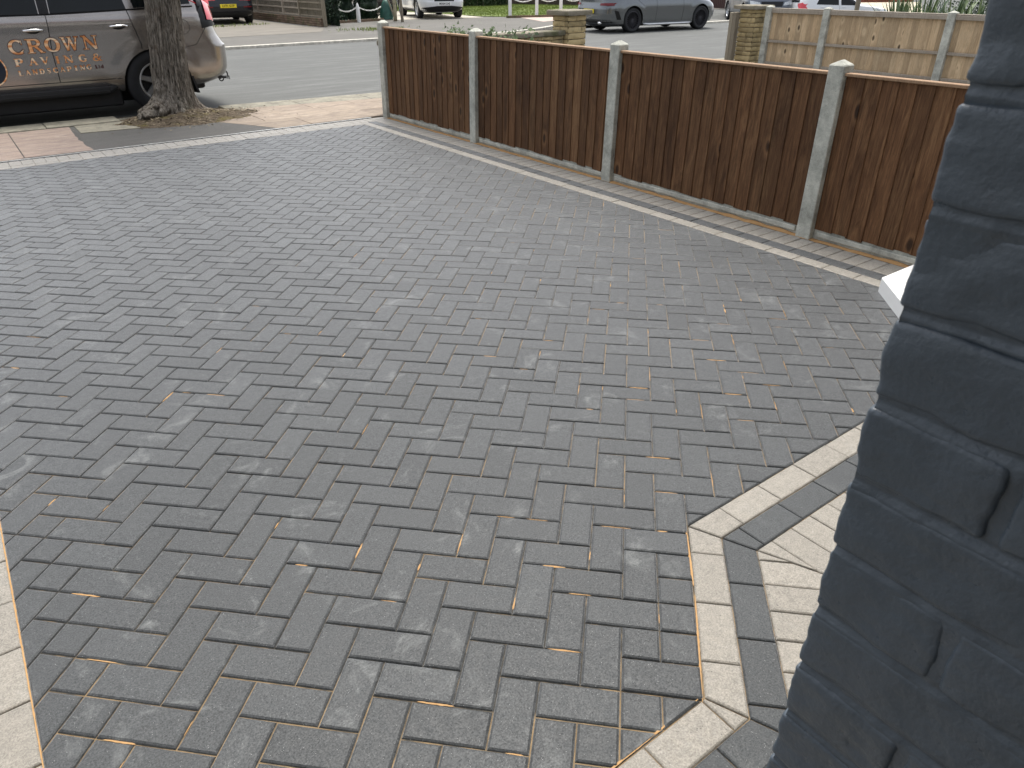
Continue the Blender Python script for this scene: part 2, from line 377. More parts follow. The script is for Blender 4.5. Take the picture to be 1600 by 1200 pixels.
def inset(poly, d):
    if area(poly) < 0: poly = poly[::-1]
    out = poly; n = len(poly)
    for i in range(n):
        p, q = poly[i], poly[(i + 1) % n]; L = math.hypot(q[0] - p[0], q[1] - p[1])
        if L < 1e-6: continue
        nx, ny = -(q[1] - p[1]) / L, (q[0] - p[0]) / L
        out = clip(out, nx, ny, nx * p[0] + ny * p[1] + d)
        if len(out) < 3: return None
    return out
def add_block(mb, poly, r, mi=0, joint=0.0016, ch=0.005, dz=None, z=0.0, tilt=0.0, dep=0.03):
    poly = clean(poly)
    if len(poly) < 3 or abs(area(poly)) < 2e-4: return
    if area(poly) < 0: poly = poly[::-1]
    o = inset(poly, joint)
    if not o: return
    o = clean(o); n = len(o)
    if n < 3 or abs(area(o)) < 2e-4: return
    cx = sum(p[0] for p in o) / n; cy = sum(p[1] for p in o) / n
    if dz is None: dz = random.uniform(-0.0013, 0.0013)
    tx, ty = random.uniform(-tilt, tilt), random.uniform(-tilt, tilt)
    # per-vertex mitred inset directions
    def ring(d, zz):
        res = []
        for i in range(n):
            a, b, c = o[i - 1], o[i], o[(i + 1) % n]
            e1 = (b[0] - a[0], b[1] - a[1]); e2 = (c[0] - b[0], c[1] - b[1])
            l1 = math.hypot(*e1) or 1; l2 = math.hypot(*e2) or 1
            n1 = (-e1[1] / l1, e1[0] / l1); n2 = (-e2[1] / l2, e2[0] / l2)
            m = (n1[0] + n2[0], n1[1] + n2[1]); k = 1 + n1[0] * n2[0] + n1[1] * n2[1]
            k = max(k, 0.35); res.append((b[0] + m[0] / k * d, b[1] + m[1] / k * d, z + zz + dz + (b[0] - cx) * tx + (b[1] - cy) * ty))
        return res
    rs = [ring(0, -dep), ring(0, -ch * 0.95), ring(ch * 0.35, -ch * 0.42), ring(ch * 1.1, 0.0)]
    vs = [p for R_ in rs for p in R_]; fs = []
    for k in range(3):
        for i in range(n): fs.append((k * n + i, k * n + (i + 1) % n, (k + 1) * n + (i + 1) % n, (k + 1) * n + i))
    fs.append(tuple(range(3 * n, 4 * n)))
    mb.add(vs, fs, r, mi)
def rect(x0, x1, y0, y1): return [(x0, y0), (x1, y0), (x1, y1), (x0, y1)]

# ------------------------------------------------------------------ ground, road, pavements
S = math.sqrt(0.5)
def sheet(name, polys, mat, z, kind='structure', r=None, thick=None):
    mb = MB()
    for p in polys:
        p = p if area(p) > 0 else p[::-1]
        mb.face([(x, y, z) for x, y in p], random.random() if r is None else r)
        if thick:
            for i in range(len(p)):
                a, b = p[i], p[(i + 1) % len(p)]
                mb.face([(a[0], a[1], z - thick), (b[0], b[1], z - thick), (b[0], b[1], z), (a[0], a[1], z)])
    o = mb.build(name, mat); tag(o, kind=kind); return o
sheet('ground', [rect(-600, 600, -600, 900)], plain('far_ground', (0.13, 0.125, 0.105), 0.95, scale=0.3), -0.75)
sheet('road', [rect(-80, 23.2, 9.35, 18.95)], M_road, -0.055)
def sst(e0, e1, x): t = min(1, max(0, (x - e0) / (e1 - e0))); return t * t * (3 - 2 * t)
def dip(x, y): return -0.62 * sst(23.4, 27.5, x) * (1 - sst(33, 36.5, x)) * (1 - sst(20.8, 23.6, y))
mb = MB(); gx = [23.2 + 0.5 * i for i in range(40)] + [45, 55, 70, 90]; gy = [9.35 + 0.5 * i for i in range(36)] + [30, 40, 60]
vs = [(x, y, -0.055 * (1 - sst(18, 19, y)) + dip(x, y)) for y in gy for x in gx]
mb.add(vs, [(j * len(gx) + i, j * len(gx) + i + 1, (j + 1) * len(gx) + i + 1, (j + 1) * len(gx) + i) for j in range(len(gy) - 1) for i in range(len(gx) - 1)])
mb.build('road', M_road)['kind'] = 'structure'
sheet('verge', [rect(-90, -9.4, -60, 9.34), rect(16, 80, -60, 9.34), rect(-9.4, -4, -60, 7.7), rect(-4, 16, -60, -3)], M_foot, -0.02)
sheet('drive_bed', [rect(-4, 3.65, -3, 7.66)], M_sand, -0.0062)
# side road mouth and neighbour's forecourt (asphalt between the low walls)
sheet('neighbour_drive', [rect(3.72, 16, -3, 9.34)], asphalt('neighbour_tarmac', (0.14, 0.14, 0.135), 0.3), -0.012)
# near pavement: slabs, tarmac patch, soil round the tree
mb = MB()
def slabs(mb, xs, rows, r0=0.2, r1=0.9, cl=None):
    for (y0, y1, off) in rows:
        x = xs[0] - off
        while x < xs[1]:
            wd = random.choice((0.62, 0.78, 0.9)) if xs[2] is None else xs[2]
            p = rect(max(x, xs[0]), min(x + wd, xs[1]), y0, y1)
            if p[1][0] - p[0][0] > 0.03:
                if cl: 
                    for c in cl: p = clip(p, *c)
                add_block(mb, p, random.uniform(r0, r1), 0, 0.004, 0.004, tilt=0.003)
            x += wd
slabs(mb, (-9.4 + 0.02, -0.25, None), [(7.72, 9.33, 0.3)])
# irregular edged slab next to the tarmac patch
edge = [(0.36 + .03 * noise.noise(Vector((i * .9, 0, 0))) - .03 * math.sin(i * .28), 7.72 + i * 1.61 / 12) for i in range(13)]
for i in range(len(edge) - 1):
    pass
poly = [(-0.245, 7.725), edge[0]] + edge[1:] + [(-0.245, 9.325)]
mb.face([(x, y, 0.0) for x, y in poly], 0.75)
mb.build('pavement', [M_slab])['kind'] = 'structure'
mb = MB(); cl = [(0.45, 0.893, 0.45 * 2.14 + 0.893 * 8.25)]
rr = random.Random(3)
for (y0, y1) in ((7.72, 8.28), (8.28, 8.82), (8.82, 9.36)):
    x = 1.9 - rr.uniform(0, 0.4)
    while x < 14:
        wd = rr.choice((0.6, 0.75, 0.9)); p = rect(x, min(x + wd, 14), y0, y1)
        for c in [(0.89, 0.456, 0.89 * 2.15 + 0.456 * 8.0), (-0.19, -1, -(0.19 * 2.3 + 9.42))]: p = clip(p, *c)
        if len(p) > 2: add_block(mb, p, rr.uniform(0.2, 1.0), 0, 0.0025, 0.003, tilt=0.003)
        x += wd
o = mb.build('pavement', [M_slab2]); o['kind'] = 'structure'
sheet('pavement_bed', [rect(-9.4, 14, 7.71, 9.36)], M_patch, -0.008)
sheet('tarmac_patch', [[(0.30, 7.71), (2.35, 7.71), (2.1, 8.3), (2.6, 9.3), (0.38, 9.33), (0.36, 8.5)]], M_patch, -0.004)
sheet('concrete_slab', [[(0.41, 8.80), (1.02, 8.72), (1.15, 9.32), (0.42, 9.325)]], M_kerb, 0.003, thick=0.01)
# near kerb: broad dropped concrete kerb
mb = MB()
x = -9.0
while x < 0.95:
    x2 = min(x + 0.914, 0.93); add_block(mb, rect(x, x2, 9.34, 9.74), random.random(), 0, 0.003, 0.008, z=0.012, dep=0.1); x = x2 if x2 > x + 0.02 else 99
add_block(mb, rect(0.93, 1.2, 9.34, 9.74), 0.9, 0, 0.003, 0.008, z=-0.02, dep=0.1)
ks = [(2.25, 9.40, 9.86), (3.2, 9.26, 9.76), (4.2, 9.10, 9.66), (5.2, 9.02, 9.6), (6.2, 9.0, 9.56), (7.6, 9.0, 9.56), (9, 9.0, 9.56), (11, 9.0, 9.56), (14, 9.0, 9.56)]
for a, b in zip(ks, ks[1:]):
    add_block(mb, [(a[0], a[1]), (b[0], b[1]), (b[0], b[2]), (a[0], a[2])], 0.6, 0, 0.003, 0.01, z=-0.006, dep=0.1)
mb.build('kerb', [M_kerb])['kind'] = 'structure'
# far kerb and footpath (the footpath swings back on the right where a drive crosses)
mb = MB()
kl = [(-30, 18.95), (5.6, 18.95), (9.5, 18.95), (12.5, 18.6), (13.6, 18.55), (15.2, 19.2), (17.4, 20.4), (18.4, 21.0)]
kl2 = [(20.9, 18.6), (21.7, 17.85), (23.6, 17.85)]
for L in (kl, kl2):
    for a, b in zip(L, L[1:]):
        d = Vector((b[0] - a[0], b[1] - a[1])).normalized(); n = Vector((-d.y, d.x)) * 0.13
        add_block(mb, [a, b, (b[0] + n.x, b[1] + n.y), (a[0] + n.x, a[1] + n.y)], 0.6, 0, 0.002, 0.012, z=0.012, dep=0.12)
mb.build('kerb', [M_kerb2])['kind'] = 'structure'
sheet('footpath', [[(-60, 19.07), (9.5, 19.07), (12.5, 18.72), (13.6, 18.67), (15.2, 19.32), (17.4, 20.52), (18.6, 21.3), (23.2, 21.3), (23.2, 46), (-60, 46)],
                   [(21, 18.7), (21.7, 17.98), (23.2, 17.98), (23.2, 21.3), (18.7, 21.3)]], M_foot, 0.004)
sheet('driveway_apron', [[(-2, 21.9), (9.2, 22.4), (10.1, 24.2), (9.9, 25.4), (10.3, 40), (-12, 40)]], M_drive_old, 0.009)
sheet('driveway_apron', [[(12.6, 27.2), (14.1, 26.9), (17.8, 26.0), (18.1, 28.0), (17.6, 46), (13.6, 46)]], plain('pale_concrete', (0.42, 0.38, 0.31), 0.9, var=0.2, scale=2), 0.010)
sheet('driveway_apron', [[(17.6, 21.9), (21.5, 23.2), (21.2, 25.1), (18.9, 25.3)]], plain('pinkish_paving', (0.42, 0.33, 0.28), 0.9, var=0.15, scale=3), 0.011)
sheet('driveway_apron', [[(24.0, 24.2), (60, 24.2), (60, 40), (24.5, 40)]], M_drive_old, 0.012)
sheet('paving_strip', [[(20.2, 22.0), (23.1, 20.0), (23.1, 21.2), (21.4, 23.0)]], plain('pale_paving', (0.50, 0.44, 0.36), 0.9, var=0.15, scale=3), 0.014)

# ------------------------------------------------------------------ block paving
X0, X1, Y1 = -0.955, 3.18, 7.30
def in_parts(poly):
    """clip a block to the drive outline; returns convex pieces"""
    p = clip(poly, 1, 0, X0); p = clip(p, -1, 0, -X1) if len(p) > 2 else p; p = clip(p, 0, -1, -Y1) if len(p) > 2 else p
    if len(p) < 3: return []
    # porch border outline: y=-.208 (x<.346), diagonal to (.805,.236), then y=.236
    a = clip(p, 0, 1, 0.236)                       # everything above .236 but left/above of the diagonal
    out = [a] if len(a) > 2 else []
    b = clip(p, 0, -1, -0.236)
    if len(b) > 2:
        b = clip(b, 0, 1, -0.208)
        if len(b) > 2: b = clip(b, -S, S, -S * 0.361 + S * -0.208 + 0.0)   # x - y <= .569
        if len(b) > 2: out.append(b)
    if len(out) == 2:                              # rejoin if nothing was lost (keeps whole blocks whole)
        if abs(abs(area(out[0])) + abs(area(out[1])) - abs(area(p))) < 1e-6: return [p]
    return out
C_DIAG = 0.569
mb = MB()
rnd = random.Random(11)
ALLB = []
SKIP = {(2, 2), (3, 3), (2, 0), (3, 1), (3, -1), (1, -1)}
def gridpoly(c): return [((gx * 0.1 + gy * 0.1) * S, (-gx * 0.1 + gy * 0.1) * S) for gx, gy in ((c[0], c[2]), (c[1], c[2]), (c[1], c[3]), (c[0], c[3]))]
LEFTFIX = []
for m in range(7):
    tx, ty = -11 - m, -2 + m
    SKIP |= {(tx, ty - 1), (tx - 1, ty - 2)}
    LEFTFIX += [(tx, tx + 1, ty, ty + 1), (tx, tx + 1, ty - 2, ty)]
LEFTFIX += [(-18, -17, 3, 4)]
for c in tuple(LEFTFIX) + ((2, 3, 2, 3), (3, 4, 2, 3), (3, 4, 3, 4), (3, 4, 4, 5), (2, 3, 0, 1), (3, 4, 0, 1), (1, 2, -1, 0), (2, 3, -1, 0), (2, 4, 1, 2), (3, 4, -1, 0)):
    for q in in_parts(gridpoly(c)): add_block(mb, q, rnd.uniform(.3, .7), 0, 0.0015, 0.0058, tilt=0.005)
for i in range(-95, 60):
    for j in range(-40, 110):
        k = (i + j) % 4
        if k == 0: c = (i, i + 2, j, j + 1)
        elif k == 2: c = (i, i + 1, j, j + 2)
        else: continue
        if (i, j) in SKIP: continue
        P = []
        for (gx, gy) in ((c[0], c[2]), (c[1], c[2]), (c[1], c[3]), (c[0], c[3])):
            ox, oy = gx * 0.1, gy * 0.1
            P.append(((ox + oy) * S, (-ox + oy) * S))
        if max(p[0] for p in P) < X0 or min(p[0] for p in P) > X1 or max(p[1] for p in P) < -1.4 or min(p[1] for p in P) > Y1: continue
        r = min(1, max(0, rnd.gauss(0.5, 0.2)))
        for q in in_parts(P): add_block(mb, q, r, 0, 0.0013, 0.0058, tilt=0.007)
        ALLB.append((k, P))
mb.build('driveway', [M_char])['kind'] = 'structure'
# borders: (polyline, offset from, offset to, block length along, material index)
def band(mb, line, o0, o1, blen, mi, rr, start=0.0, lo=0.3, hi=0.8):
    """blocks along a polyline; offsets measured to the right of travel"""
    pts = [Vector(p) for p in line]; n = len(pts)
    def off(i, o):
        def nrm(a, b): d = (b - a).normalized(); return Vector((d.y, -d.x))
        if i == 0: return pts[0] + nrm(pts[0], pts[1]) * o
        if i == n - 1: return pts[-1] + nrm(pts[-2], pts[-1]) * o
        a = nrm(pts[i - 1], pts[i]); b = nrm(pts[i], pts[i + 1]); m = a + b
        return pts[i] + m * (o / (1 + a.dot(b)))
    for i in range(n - 1):
        q = [off(i, o0), off(i + 1, o0), off(i + 1, o1), off(i, o1)]
        d = (pts[i + 1] - pts[i]).normalized(); nn = Vector((d.y, -d.x)); L0 = min(v.dot(d) for v in q); L1 = max(v.dot(d) for v in q)
        quad = [tuple(v) for v in q]
        if area(quad) < 0: quad = quad[::-1]
        base = q[0].dot(nn) if False else pts[i].dot(nn)
        t = L0 - start
        while t < L1:
            R_ = [d * t + nn * (base + o0 - 0.001), d * (t + blen) + nn * (base + o0 - 0.001), d * (t + blen) + nn * (base + o1 + 0.001), d * t + nn * (base + o1 + 0.001)]
            p = [tuple(v) for v in R_]
            for k in range(len(quad)):
                a, b = quad[k], quad[(k + 1) % len(quad)]; l = math.hypot(b[0] - a[0], b[1] - a[1])
                if l < 1e-6: continue
                nx, ny = -(b[1] - a[1]) / l, (b[0] - a[0]) / l
                p = clip(p, nx, ny, nx * a[0] + ny * a[1])
                if len(p) < 3: break
            if len(p) > 2: add_block(mb, p, rr.uniform(lo, hi), mi, 0.0014, 0.0045, tilt=0.003)
            t += blen
mb = MB(); rr = random.Random(5)
porch = [(-2.2, -0.208), (0.361, -0.208), (0.805, 0.236), (3.6, 0.236)]
band(mb, porch, 0.0, 0.1, 0.2, 0, rr, 0.05)
band(mb, porch, 0.1, 0.2, 0.2, 1, rr, 0.12)
band(mb, porch, 0.2, 0.4, 0.1, 0, rr, 0.03)
band(mb, porch, 0.4, 0.5, 0.2, 1, rr, 0.03)
# fence side: cream, charcoal, cream headers
fl = [(X1, 7.30), (X1, -1.5)]
band(mb, [(3.18, -1.5), (3.18, 7.40)], 0.0, 0.1, 0.2, 0, rr, 0.0)
band(mb, [(3.18, -1.5), (3.18, 7.42)], 0.1, 0.2, 0.2, 1, rr, 0.1)
band(mb, [(3.18, -1.5), (3.18, 7.62)], 0.2, 0.4, 0.1, 0, rr, 0.0)
# left side: cream headers
band(mb, [(-0.955, 7.30), (-0.955, -1.5)], 0.0, 0.1, 0.2, 0, rr, 0.07)
band(mb, [(-0.955, 7.40), (-0.955, -1.5)], 0.1, 0.3, 0.1, 0, rr, 0.0)
for kx in range(0, 20): pass
# front edge: cream stretchers then cream headers
band(mb, [(-4, 7.40), (3.18, 7.40)], 0.0, 0.1, 0.2, 0, rr, 0.0)
band(mb, [(-4, 7.62), (3.38, 7.62)], 0.0, 0.22, 0.1, 0, rr, 0.0)
mb.build('driveway_border', [M_cream, M_char2])['kind'] = 'structure'
# paving continues to the left of the cream border
mb = MB()
for i in range(-110, -10):
    for j in range(-60, 110):
        k = (i + j) % 4
        if k == 0: c = (i, i + 2, j, j + 1)
        elif k == 2: c = (i, i + 1, j, j + 2)
        else: continue
        P = [((gx * 0.1 + gy * 0.1) * S, (-gx * 0.1 + gy * 0.1) * S) for gx, gy in ((c[0], c[2]), (c[1], c[2]), (c[1], c[3]), (c[0], c[3]))]
        if max(p[0] for p in P) < -4 or min(p[0] for p in P) > -1.26 or min(p[1] for p in P) > 7.3 or max(p[1] for p in P) < -0.5: continue
        P = clip(clip(P, -1, 0, 1.257), 0, -1, -7.3)
        if len(P) > 2: add_block(mb, P, rnd.random(), 0, 0.0014, 0.0048)
mb.build('driveway', [M_char])['kind'] = 'structure'
# loose jointing sand: ragged ridges left over some joints, thickest near the house and porch
mb = MB(); rr = random.Random(21)
def sandline(a, b, w0, z=-0.0006):
    a = Vector(a); b = Vector(b); d = (b - a); L = d.length; d /= L; n = Vector((-d.y, d.x)); m = max(3, int(L / 0.006)); pts = []
    s1, s2 = rr.uniform(0, 99), rr.uniform(0, 99)
    up, dn = [], []
    for i in range(m + 1):
        t = i / m; e = math.sin(PI * t) ** 0.4; p = a + d * (L * t)
        wu = w0 * e * (0.45 + 0.75 * abs(noise.noise(Vector((s1, t * L * 45, 0))))); wd = w0 * e * (0.45 + 0.75 * abs(noise.noise(Vector((s2, t * L * 45, 5)))))
        up.append(p + n * wu); dn.append(p - n * wd)
    for i in range(m):
        mb.face([(dn[i].x, dn[i].y, z), (dn[i + 1].x, dn[i + 1].y, z), (up[i + 1].x, up[i + 1].y, z), (up[i].x, up[i].y, z)])
for (k, P) in ALLB:
    cx = sum(p[0] for p in P) / 4; cy = sum(p[1] for p in P) / 4
    if not (X0 < cx < X1 and -0.9 < cy < 3.2): continue
    if cy < 0.3 and cx > cy + 0.5: continue
    dl = math.hypot(cx - 0.3, cy - 0.3); dr = math.hypot(cx - 1.7, cy - 0.9)
    prob = 0.05 + 0.32 * math.exp(-(dl / 0.55) ** 2) + 0.35 * math.exp(-(dr / 0.7) ** 2) + (0.35 if cx < X0 + 0.28 and cy < 1.6 else 0)
    for e in range(4):
        a, b = Vector(P[e]), Vector(P[(e + 1) % 4])
        if rr.random() < prob * 0.42 and min(a.x, b.x) > X0 + 0.01:
            t0 = rr.uniform(0, 0.5); t1 = t0 + rr.uniform(0.3, 0.5)
            pa, pb = a + (b - a) * t0, a + (b - a) * t1
            if all((q.y > 0.25 or q.x - q.y < 0.56) and q.y > -0.2 for q in (pa, pb)):
                sandline(pa, pb, rr.choice((0.0018, 0.0022, 0.003, 0.0042)), z=rr.uniform(-0.0032, -0.0020))
# along the porch border and left border edges
sandline((0.80, 0.243), (0.62, 0.052), 0.006, -0.0012); sandline((0.60, 0.03), (0.345, -0.215), 0.004, -0.002)
sandline((0.36, -0.2), (-0.2, -0.205), 0.004, -0.002); sandline((X0, 0.4), (X0, 1.9), 0.0035, -0.002); sandline((X0, -0.2), (X0, 0.4), 0.005, -0.001)
o = mb.build('sand', [M_sand2]); tag(o, 'orange jointing sand left in thin ragged lines along the joints of the dark paving', 'sand', kind='stuff')
# strip of orange sand at the foot of the fence
mb = MB(); n = 260
for i in range(n):
    ya, yb = -1.5 + 9.05 * i / n, -1.5 + 9.05 * (i + 1) / n
    def xe(y): return 3.578 - 0.012 * abs(noise.noise(Vector((y * 7, 1, 0)))) - 0.01 * (noise.noise(Vector((y * 22, 4, 0))) > 0.2)
    def h(y): return 0.004 + 0.014 * abs(noise.noise(Vector((y * 5, 9, 0))))
    mb.face([(xe(ya), ya, 0.001), (xe(yb), yb, 0.001), (3.61, yb, h(yb)), (3.61, ya, h(ya))][::-1]); mb.face([(3.61, ya, h(ya)), (3.61, yb, h(yb)), (3.645, yb, h(yb) - .004), (3.645, ya, h(ya) - .004)][::-1])
tag(mb.build('sand', [M_sand2]), 'strip of loose orange sand between the cream border and the brown fence', 'sand', kind='stuff')
# linear edge at the front: steel lip and dark slot
mb = MB(); mb.box(-4, 3.45, 7.622, 7.652, -0.03, -0.006, 0.5, 1); mb.box(-4, 3.45, 7.652, 7.672, -0.03, 0.004, 0.5, 0)
x = -4
while x < 3.4: mb.box(x, x + 0.02, 7.624, 7.650, -0.006, -0.001, 0.5, 1); x += 0.06
tag(mb.build('drain_channel', [M_steel, M_dark]), 'thin slotted drain channel running between the cream blocks and the pavement', 'drain')
# weathered litter specks on the paving
# ------------------------------------------------------------------ near fence
SHX, SHY = 0.040, 0.019
def lean(p): return (p[0] + SHX * p[2], p[1] + SHY * p[2], p[2])
FX = 3.625
fence = empty('fence', (FX, 3.6, 0), 0, 'dark brown low board fence with concrete posts along the grey block drive', 'fence')
def fl_(p): q = lean(p); return (q[0] - FX, q[1] - 3.6, q[2])
posts = [7.55, 5.61, 3.60, 1.705, -0.2]
for py in posts:
    mb = MB(); w2 = 0.052
    mb.box(FX - 0.045, FX + 0.06, py - w2, py + w2, -0.02, 1.045, bev=0.005)
    x0, x1 = FX - 0.045, FX + 0.06; ax = (x0 + x1) / 2
    vs = [(x0 + .004, py - w2 + .004, 1.045), (x1 - .004, py - w2 + .004, 1.045), (x1 - .004, py + w2 - .004, 1.045), (x0 + .004, py + w2 - .004, 1.045), (ax - .02, py, 1.070), (ax + .02, py, 1.070)]
    mb.add(vs, [(0, 1, 5, 4), (1, 2, 5), (2, 3, 4, 5), (3, 0, 4)])
    mb.build('post', M_conc, fence, fn=fl_)
rw = random.Random(8)
def board_panel(mb, mbc, ya, yb, x, z0, z1, bw=0.105, tone=None):
    y = yb
    while y > ya:
        y2 = max(y - bw * rw.uniform(0.92, 1.06), ya)
        r = rw.random() if tone is None else tone(rw); zb = z0 + rw.uniform(-0.010, 0.008)
        # feather-edge board: thick edge on the street side overlaps the thin edge of the next
        xa, xb = x - 0.0125, x - 0.005; b = 0.003
        vs = [(xb, y, zb), (xa, y2 - .012, zb), (x, y2 - .012, zb), (x, y, zb), (xb, y, z1), (xa, y2 - .012, z1), (x, y2 - .012, z1), (x, y, z1)]
        mb.add(vs, [(0, 1, 2, 3), (7, 6, 5, 4), (4, 5, 1, 0), (5, 6, 2, 1), (6, 7, 3, 2), (7, 4, 0, 3)], r)
        y = y2
for a, b in zip(posts, posts[1:]):
    ya, yb = b + 0.052, a - 0.052
    mb = MB(); board_panel(mb, None, ya + 0.014, yb - 0.002, FX, 0.066, 0.985)
    pn = mb.build('fence_panel', M_wood, fence, fn=fl_)
    mb = MB(); mb.box(FX - 0.030, FX + 0.025, ya, yb, 0.986, 1.004, 0.5, bev=0.003); mb.build('cap_rail', M_cap, pn, fn=fl_)
    mb = MB(); mb.box(FX + 0.002, FX + 0.03, ya, yb, 0.09, 0.985, 0.3); mb.build('backing_rail', M_wood, pn, fn=fl_)
    mb = MB(); mb.box(FX + 0.0, FX + 0.04, ya, yb, -0.03, 0.098, bev=0.004)
    mb.box(FX - 0.014, FX - 0.001, ya + 0.03, yb - 0.03, 0.020, 0.052, bev=0.003); mb.build('gravel_board', M_conc, fence, fn=fl_)
# ------------------------------------------------------------------ opposite fence (seen from its railed side)
GX = 11.02
def lean2(p): return (p[0] + 0.02 * p[2], p[1] + 0.01 * p[2], p[2])
f2 = empty('fence', (GX, 5, 0), 0, 'pale weathered board fence with horizontal rails beyond the brown fence', 'fence')
def f2_(p): q = lean2(p); return (q[0] - GX, q[1] - 5, q[2])
ps2 = [7.56, 6.47, 4.53, 2.6, 0.67]
for py in ps2:
    mb = MB(); mb.box(GX - 0.06, GX + 0.05, py - 0.055, py + 0.055, -0.02, 1.02, bev=0.006)
    vs = [(GX - .05, py - .045, 1.02), (GX + .04, py - .045, 1.02), (GX + .04, py + .045, 1.02), (GX - .05, py + .045, 1.02), (GX - .005, py, 1.04)]
    mb.add(vs, [(0, 1, 4), (1, 2, 4), (2, 3, 4), (3, 0, 4)]); mb.build('post', M_conc, f2, fn=f2_)
for a, b in zip(ps2, ps2[1:]):
    ya, yb = b + 0.055, a - 0.055; mb = MB(); y = yb
    while y > ya:
        y2 = max(y - 0.1 * rw.uniform(0.9, 1.05), ya); r = rw.random()
        xa, xb = GX + 0.004, GX + 0.016
        mb.add([(xa, y + .01, 0.13), (xb, y2, 0.13), (GX + .03, y2, 0.13), (GX + .03, y + .01, 0.13), (xa, y + .01, 0.98), (xb, y2, 0.98), (GX + .03, y2, 0.98), (GX + .03, y + .01, 0.98)],
               [(0, 1, 2, 3), (7, 6, 5, 4), (4, 5, 1, 0), (5, 6, 2, 1), (6, 7, 3, 2), (7, 4, 0, 3)], r); y = y2
    pn = mb.build('fence_panel', M_wood2, f2, fn=f2_)
    mb = MB(); mb.box(GX - 0.035, GX + 0.035, ya, yb, 0.981, 1.0, bev=0.003); mb.box(GX - 0.04, GX + 0.0, ya, yb, 0.925, 0.98, bev=0.004); mb.build('cap_rail', M_rail, pn, fn=f2_)
    mb = MB(); mb.box(GX - 0.036, GX + 0.002, ya, yb, 0.475, 0.515, bev=0.004); mb.build('rail', M_rail, pn, fn=f2_)
    mb = MB(); mb.box(GX - 0.036, GX + 0.002, ya, yb, 0.135, 0.175, bev=0.004); mb.build('rail', M_rail, pn, fn=f2_)
    mb = MB(); mb.box(GX - 0.02, GX + 0.035, ya, yb, -0.03, 0.128, bev=0.005); mb.build('gravel_board', M_conc, f2, fn=f2_)
# ------------------------------------------------------------------ pitched-face stone pillars and low wall
def stone_courses(mb, x0, x1, y0, y1, z0, z1, rr, ch=0.083, lens=(0.16, 0.3)):
    z = z0
    mb.box(x0 + .018, x1 - .018, y0 + .018, y1 - .018, z0, z1 - 0.002, 0.5, 1)
    while z < z1 - 0.02:
        zt = min(z + ch * rr.uniform(0.85, 1.12), z1) - 0.008
        for face in range(4):
            L = (x1 - x0) if face in (0, 2) else (y1 - y0); t = 0
            while t < L - 0.01:
                l = min(rr.uniform(*lens), L - t);  l = L - t if L - t - l < 0.07 else l
                r = rr.random(); nx, nz = 5, 3
                vs = []; 
                for iz in range(nz + 1):
                    for ix in range(nx + 1):
                        a = ix / nx; b = iz / nz; e = min(a, 1 - a, 0.28) / 0.28; f = min(b, 1 - b, 0.34) / 0.34
                        bul = 0.016 * (min(e, 1) ** 0.5) * (f ** 0.6) * (0.7 + 0.7 * noise.noise(Vector((t * 9 + a * 3 + face * 7, z * 17 + b, r * 30))))
                        s_ = t + 0.004 + (l - 0.008) * a; zz = z + (zt - z) * b + 0.004 * noise.noise(Vector((s_ * 12, z * 9, 3 + face)))
                        out = -0.012 + bul + 0.008
                        if face == 0: p = (x0 + s_, y0 - out, zz)
                        elif face == 1: p = (x1 + out, y0 + s_, zz)
                        elif face == 2: p = (x1 - s_, y1 + out, zz)
                        else: p = (x0 - out, y1 - s_, zz)
                        vs.append(p)
                fs = [(iz * (nx + 1) + ix, iz * (nx + 1) + ix + 1, (iz + 1) * (nx + 1) + ix + 1, (iz + 1) * (nx + 1) + ix) for iz in range(nz) for ix in range(nx)]
                # skirt back to the mortar
                n0 = len(vs); rim = [ix for ix in range(nx + 1)] + [iz * (nx + 1) + nx for iz in range(1, nz + 1)] + [nz * (nx + 1) + ix for ix in range(nx - 1, -1, -1)] + [iz * (nx + 1) for iz in range(nz - 1, 0, -1)]
                back = []
                for q in rim:
                    p = list(vs[q]); 
                    if face == 0: p[1] = y0 + .02
                    elif face == 1: p[0] = x1 - .02
                    elif face == 2: p[1] = y1 - .02
                    else: p[0] = x0 + .02
                    back.append(tuple(p))
                vs += back; m = len(rim)
                fs += [(rim[k], n0 + k, n0 + (k + 1) % m, rim[(k + 1) % m]) for k in range(m)]
                mb.add(vs, fs, r, 0); t += l
        z = zt + 0.008
def rough_slab(mb, x0, x1, y0, y1, z0, z1, seed=0):
    n = 8; vs = []; fs = []
    def pert(p): v = Vector(p) * 9 + Vector((seed, 0, 0)); return (p[0] + .008 * noise.noise(v), p[1] + .008 * noise.noise(v + Vector((9, 0, 0))), p[2] + .007 * noise.noise(v + Vector((0, 9, 0))))
    pts = []
    for i in range(n): pts.append((x0 + (x1 - x0) * i / n, y0))
    for i in range(n): pts.append((x1, y0 + (y1 - y0) * i / n))
    for i in range(n): pts.append((x1 - (x1 - x0) * i / n, y1))
    for i in range(n): pts.append((x0, y1 - (y1 - y0) * i / n))
    m = len(pts); cx, cy = (x0 + x1) / 2, (y0 + y1) / 2
    rings = [(z0, 0.0), (z0 + (z1 - z0) * .5, -0.004), (z1 - .008, 0), (z1, 0.012)]
    for z, ins in rings:
        for (x, y) in pts:
            d = Vector((cx - x, cy - y)); d = d / max(d.length, 1e-6) * ins; vs.append(pert((x + d.x, y + d.y, z)))
    for k in range(3): fs += [(k * m + i, k * m + (i + 1) % m, (k + 1) * m + (i + 1) % m, (k + 1) * m + i) for i in range(m)]
    fs += [tuple(range(m - 1, -1, -1)), tuple(range(3 * m, 4 * m))]; mb.add(vs, fs, 0.5 + 0.3 * math.sin(seed * 7), 0)
rr = random.Random(4)
gw = empty('garden_wall', (6.72, 7.78, 0), 0, 'low yellow stone garden wall ending in a square capped pillar behind the brown fence', 'wall')
